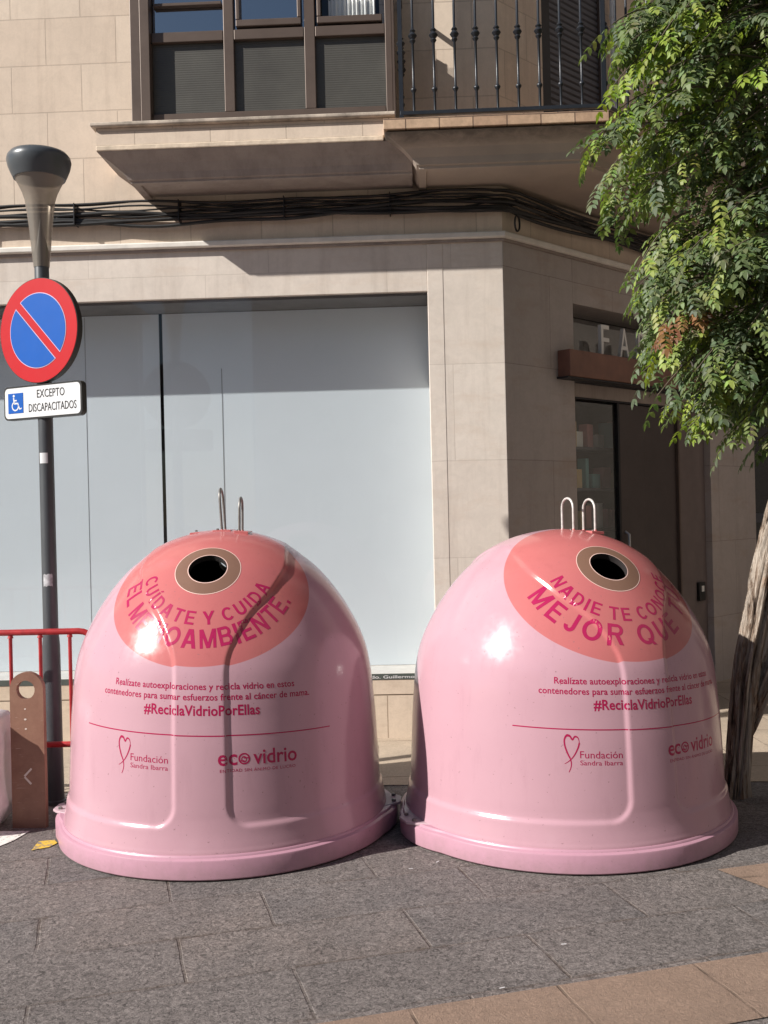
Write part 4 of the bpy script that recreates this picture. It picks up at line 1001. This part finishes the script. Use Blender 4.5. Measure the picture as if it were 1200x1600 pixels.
LEFT = [(1.75, 1.80), (1.82, 1.67), (1.9, 1.55), (2.0, 1.40), (2.24, 1.30), (2.45, 1.30), (2.6, 1.26), (2.7, 1.30), (2.85, 1.38), (3.0, 1.31), (3.15, 1.22), (3.28, 1.10), (3.4, 1.16), (3.6, 1.14), (3.84, 1.12), (4.0, 1.25), (4.3, 1.3), (4.9, 1.5)]
TIPS = [((.995, 4.95, 3.26), 2), ((1.06, 4.9, 3.34), 1), ((1.13, 4.95, 3.85), 1), ((1.17, 5.0, 3.72), 1), ((1.21, 4.95, 2.62), 1), ((1.24, 4.9, 2.28), 1), ((1.27, 4.9, 2.40), 1), ((1.62, 4.95, 1.86), 1), ((1.78, 5.0, 1.84), 1), ((1.30, 4.9, 2.08), 1), ((1.40, 4.95, 2.03), 1),
        ((1.24, 5.0, 3.02), 1), ((1.22, 4.95, 2.70), 1), ((1.26, 4.95, 2.50), 1), ((1.35, 5.0, 4.0), 1), ((1.68, 4.8, 1.93), 1), ((1.3, 5.0, 3.95), 1), ((1.14, 5.0, 3.58), 1), ((1.16, 4.9, 3.46), 1), ((1.48, 4.9, 1.98), 1), ((1.28, 4.9, 3.1), 1), ((1.24, 5.0, 2.22), 1)]
twigs = []
for tp, k in TIPS:
    for j in range(k): twigs.append(Vector(tp) + Vector((.035 if tp[2] < 3.1 else 0, 0, 0)) + Vector((rt_.uniform(-.01, .03), rt_.uniform(-.05, .05), rt_.uniform(-.02, .02))))
while len(twigs) < 400:
    z = rt_.uniform(1.88, 4.75); lx = interp(LEFT, z); x = lx + .07 + abs(rt_.gauss(0, .62)); y = rt_.uniform(4.65, 5.95)
    if x > 3.1: continue
    if x < 2.0 and z < 1.9: continue
    # keep a few see-through gaps between the branch layers
    g = noise.noise(Vector((x * 2.1, y * 1.5, z * 2.8)))
    if g < -.10 and x < 1.95: continue
    if abs(z - 2.83) < .09 and 1.26 < x < 1.52 and y < 5.6: continue
    twigs.append(Vector((x, y, z)))
LV, LF, LC = [], [], []
bmt = bmesh.new()
def leaflet(base, d, nrm, L, col):
    s_ = d.cross(nrm).normalized(); k = len(LV); wv = L * .215; tipd = -nrm * L * .10
    for f_, o_ in ((0, 0), (.30, 1), (.68, .85), (1.0, 0), (.68, -.85), (.30, -1)):
        LV.append(base + d * (L * f_) + s_ * (wv * o_) + nrm * (abs(o_) * wv * .30) + tipd * f_ * f_)
    LF.append(tuple(range(k, k + 6))); LC.append(col)
PAL = [(.095, .135, .062), (.115, .16, .066), (.15, .205, .075), (.20, .26, .08), (.12, .155, .085), (.27, .33, .08), (.10, .13, .075), (.16, .19, .09)]
def pinnate(base, d, nrm, L, kind):
    n = rt_.randint(4, 6); c0 = rt_.choice(PAL)
    if kind == 1: c0 = (.24, .32, .05)
    if kind == 2: c0 = rt_.choice([(.28, .14, .06), (.34, .20, .09), (.20, .09, .05)])
    b = rt_.uniform(.8, 1.2); c0 = tuple(x * b for x in c0); side = d.cross(nrm).normalized(); pos = base.copy(); dd = d.copy(); cur = Vector((0, 0, -1))
    for i in range(n):
        pos = pos + dd * (L / n); dd = (dd + cur * .10).normalized(); nn = (nrm + side * rt_.uniform(-.25, .25)).normalized()
        ll = L * (.29 if 0 < i < n - 1 else .24) * rt_.uniform(.88, 1.12)
        for sg in (-1, 1):
            q = (dd * rt_.uniform(.4, .75) + side * sg * .8 + cur * rt_.uniform(-.1, .45)).normalized()
            leaflet(pos, q, (nn + side * sg * rt_.uniform(-.1, .35)).normalized(), ll, tuple(x * rt_.uniform(.88, 1.14) for x in c0))
    leaflet(pos, dd, nrm, L * .32, c0)
CR = Vector((2.35, 5.35, 3.1))
for tp in twigs:
    out = (tp - Vector((2.35, 5.3, tp.z + .25))); out.z = 0; out = out.normalized() if out.length > .05 else Vector((-1, 0, 0))
    Lt = rt_.uniform(.40, .65); st = tp - out * Lt * .85 + Vector((rt_.uniform(-.12, .12), rt_.uniform(-.12, .12), rt_.uniform(.12, .34)))
    mid = (st + tp) / 2 + Vector((0, 0, rt_.uniform(.05, .12))); pts = [st * (1 - t) ** 2 + mid * 2 * t * (1 - t) + tp * t * t for t in [i / 6 for i in range(7)]]
    if tp.x < 2.4: tube(bmt, pts, [.006, .0055, .005, .0045, .0035, .003, .002], 5)
    nl = rt_.randint(12, 16)
    kind = 1 if rt_.random() < .13 else (2 if rt_.random() < .014 else 0)
    for j in range(nl):
        t = .18 + .80 * j / nl; p = st * (1 - t) ** 2 + mid * 2 * t * (1 - t) + tp * t * t; tan = ((mid - st) * (1 - t) + (tp - mid) * t).normalized()
        sd_ = tan.cross(Vector((0, 0, 1))).normalized() * (1 if j % 2 else -1)
        d = (tan * .6 + sd_ * rt_.uniform(.45, 1.0) + Vector((rt_.uniform(-.25, .25), rt_.uniform(-.25, .25), rt_.uniform(-1.0, .15)))).normalized()
        up = (Vector((rt_.uniform(-.5, .2), rt_.uniform(-.5, .3), 1))); nrm = (up - d * up.dot(d)).normalized()
        pinnate(p, d, nrm, rt_.uniform(.12, .19), kind if rt_.random() < .8 else 0)
me = bpy.data.meshes.new('crown'); me.from_pydata([tuple(v - TR.location) for v in LV], [], LF); me.update()
ca = me.color_attributes.new('tint', 'FLOAT_COLOR', 'CORNER'); buf = []
for c in LC: buf += [c[0], c[1], c[2], 1.0] * 6
ca.data.foreach_set('color', buf)
link_mesh('crown', me, M['leaf'], TR)
# limbs from the trunk up into the crown
for (a, b, c, r0) in (((2.40, 5.50, 2.30), (2.2, 5.3, 2.9), (1.75, 5.15, 3.2), .035), ((2.45, 5.52, 2.4), (2.3, 5.3, 3.3), (1.6, 5.1, 3.8), .035), ((2.35, 5.5, 2.2), (2.05, 5.25, 2.75), (1.55, 5.1, 2.75), .028), ((2.45, 5.52, 2.4), (2.8, 5.4, 3.3), (3.0, 5.3, 4.0), .04), ((2.3, 5.5, 2.1), (2.1, 5.3, 2.5), (1.7, 5.15, 2.45), .022)):
    A_, B_, C_ = Vector(a), Vector(b), Vector(c); pts = [A_ * (1 - t) ** 2 + B_ * 2 * t * (1 - t) + C_ * t * t for t in [i / 12 for i in range(13)]]
    tube(bmt, pts, [r0 * (1 - .75 * i / 12) for i in range(13)], 10)
for v in bmt.verts: v.co -= TR.location
build('branches', bmt, M['twig'], TR, smooth=60)
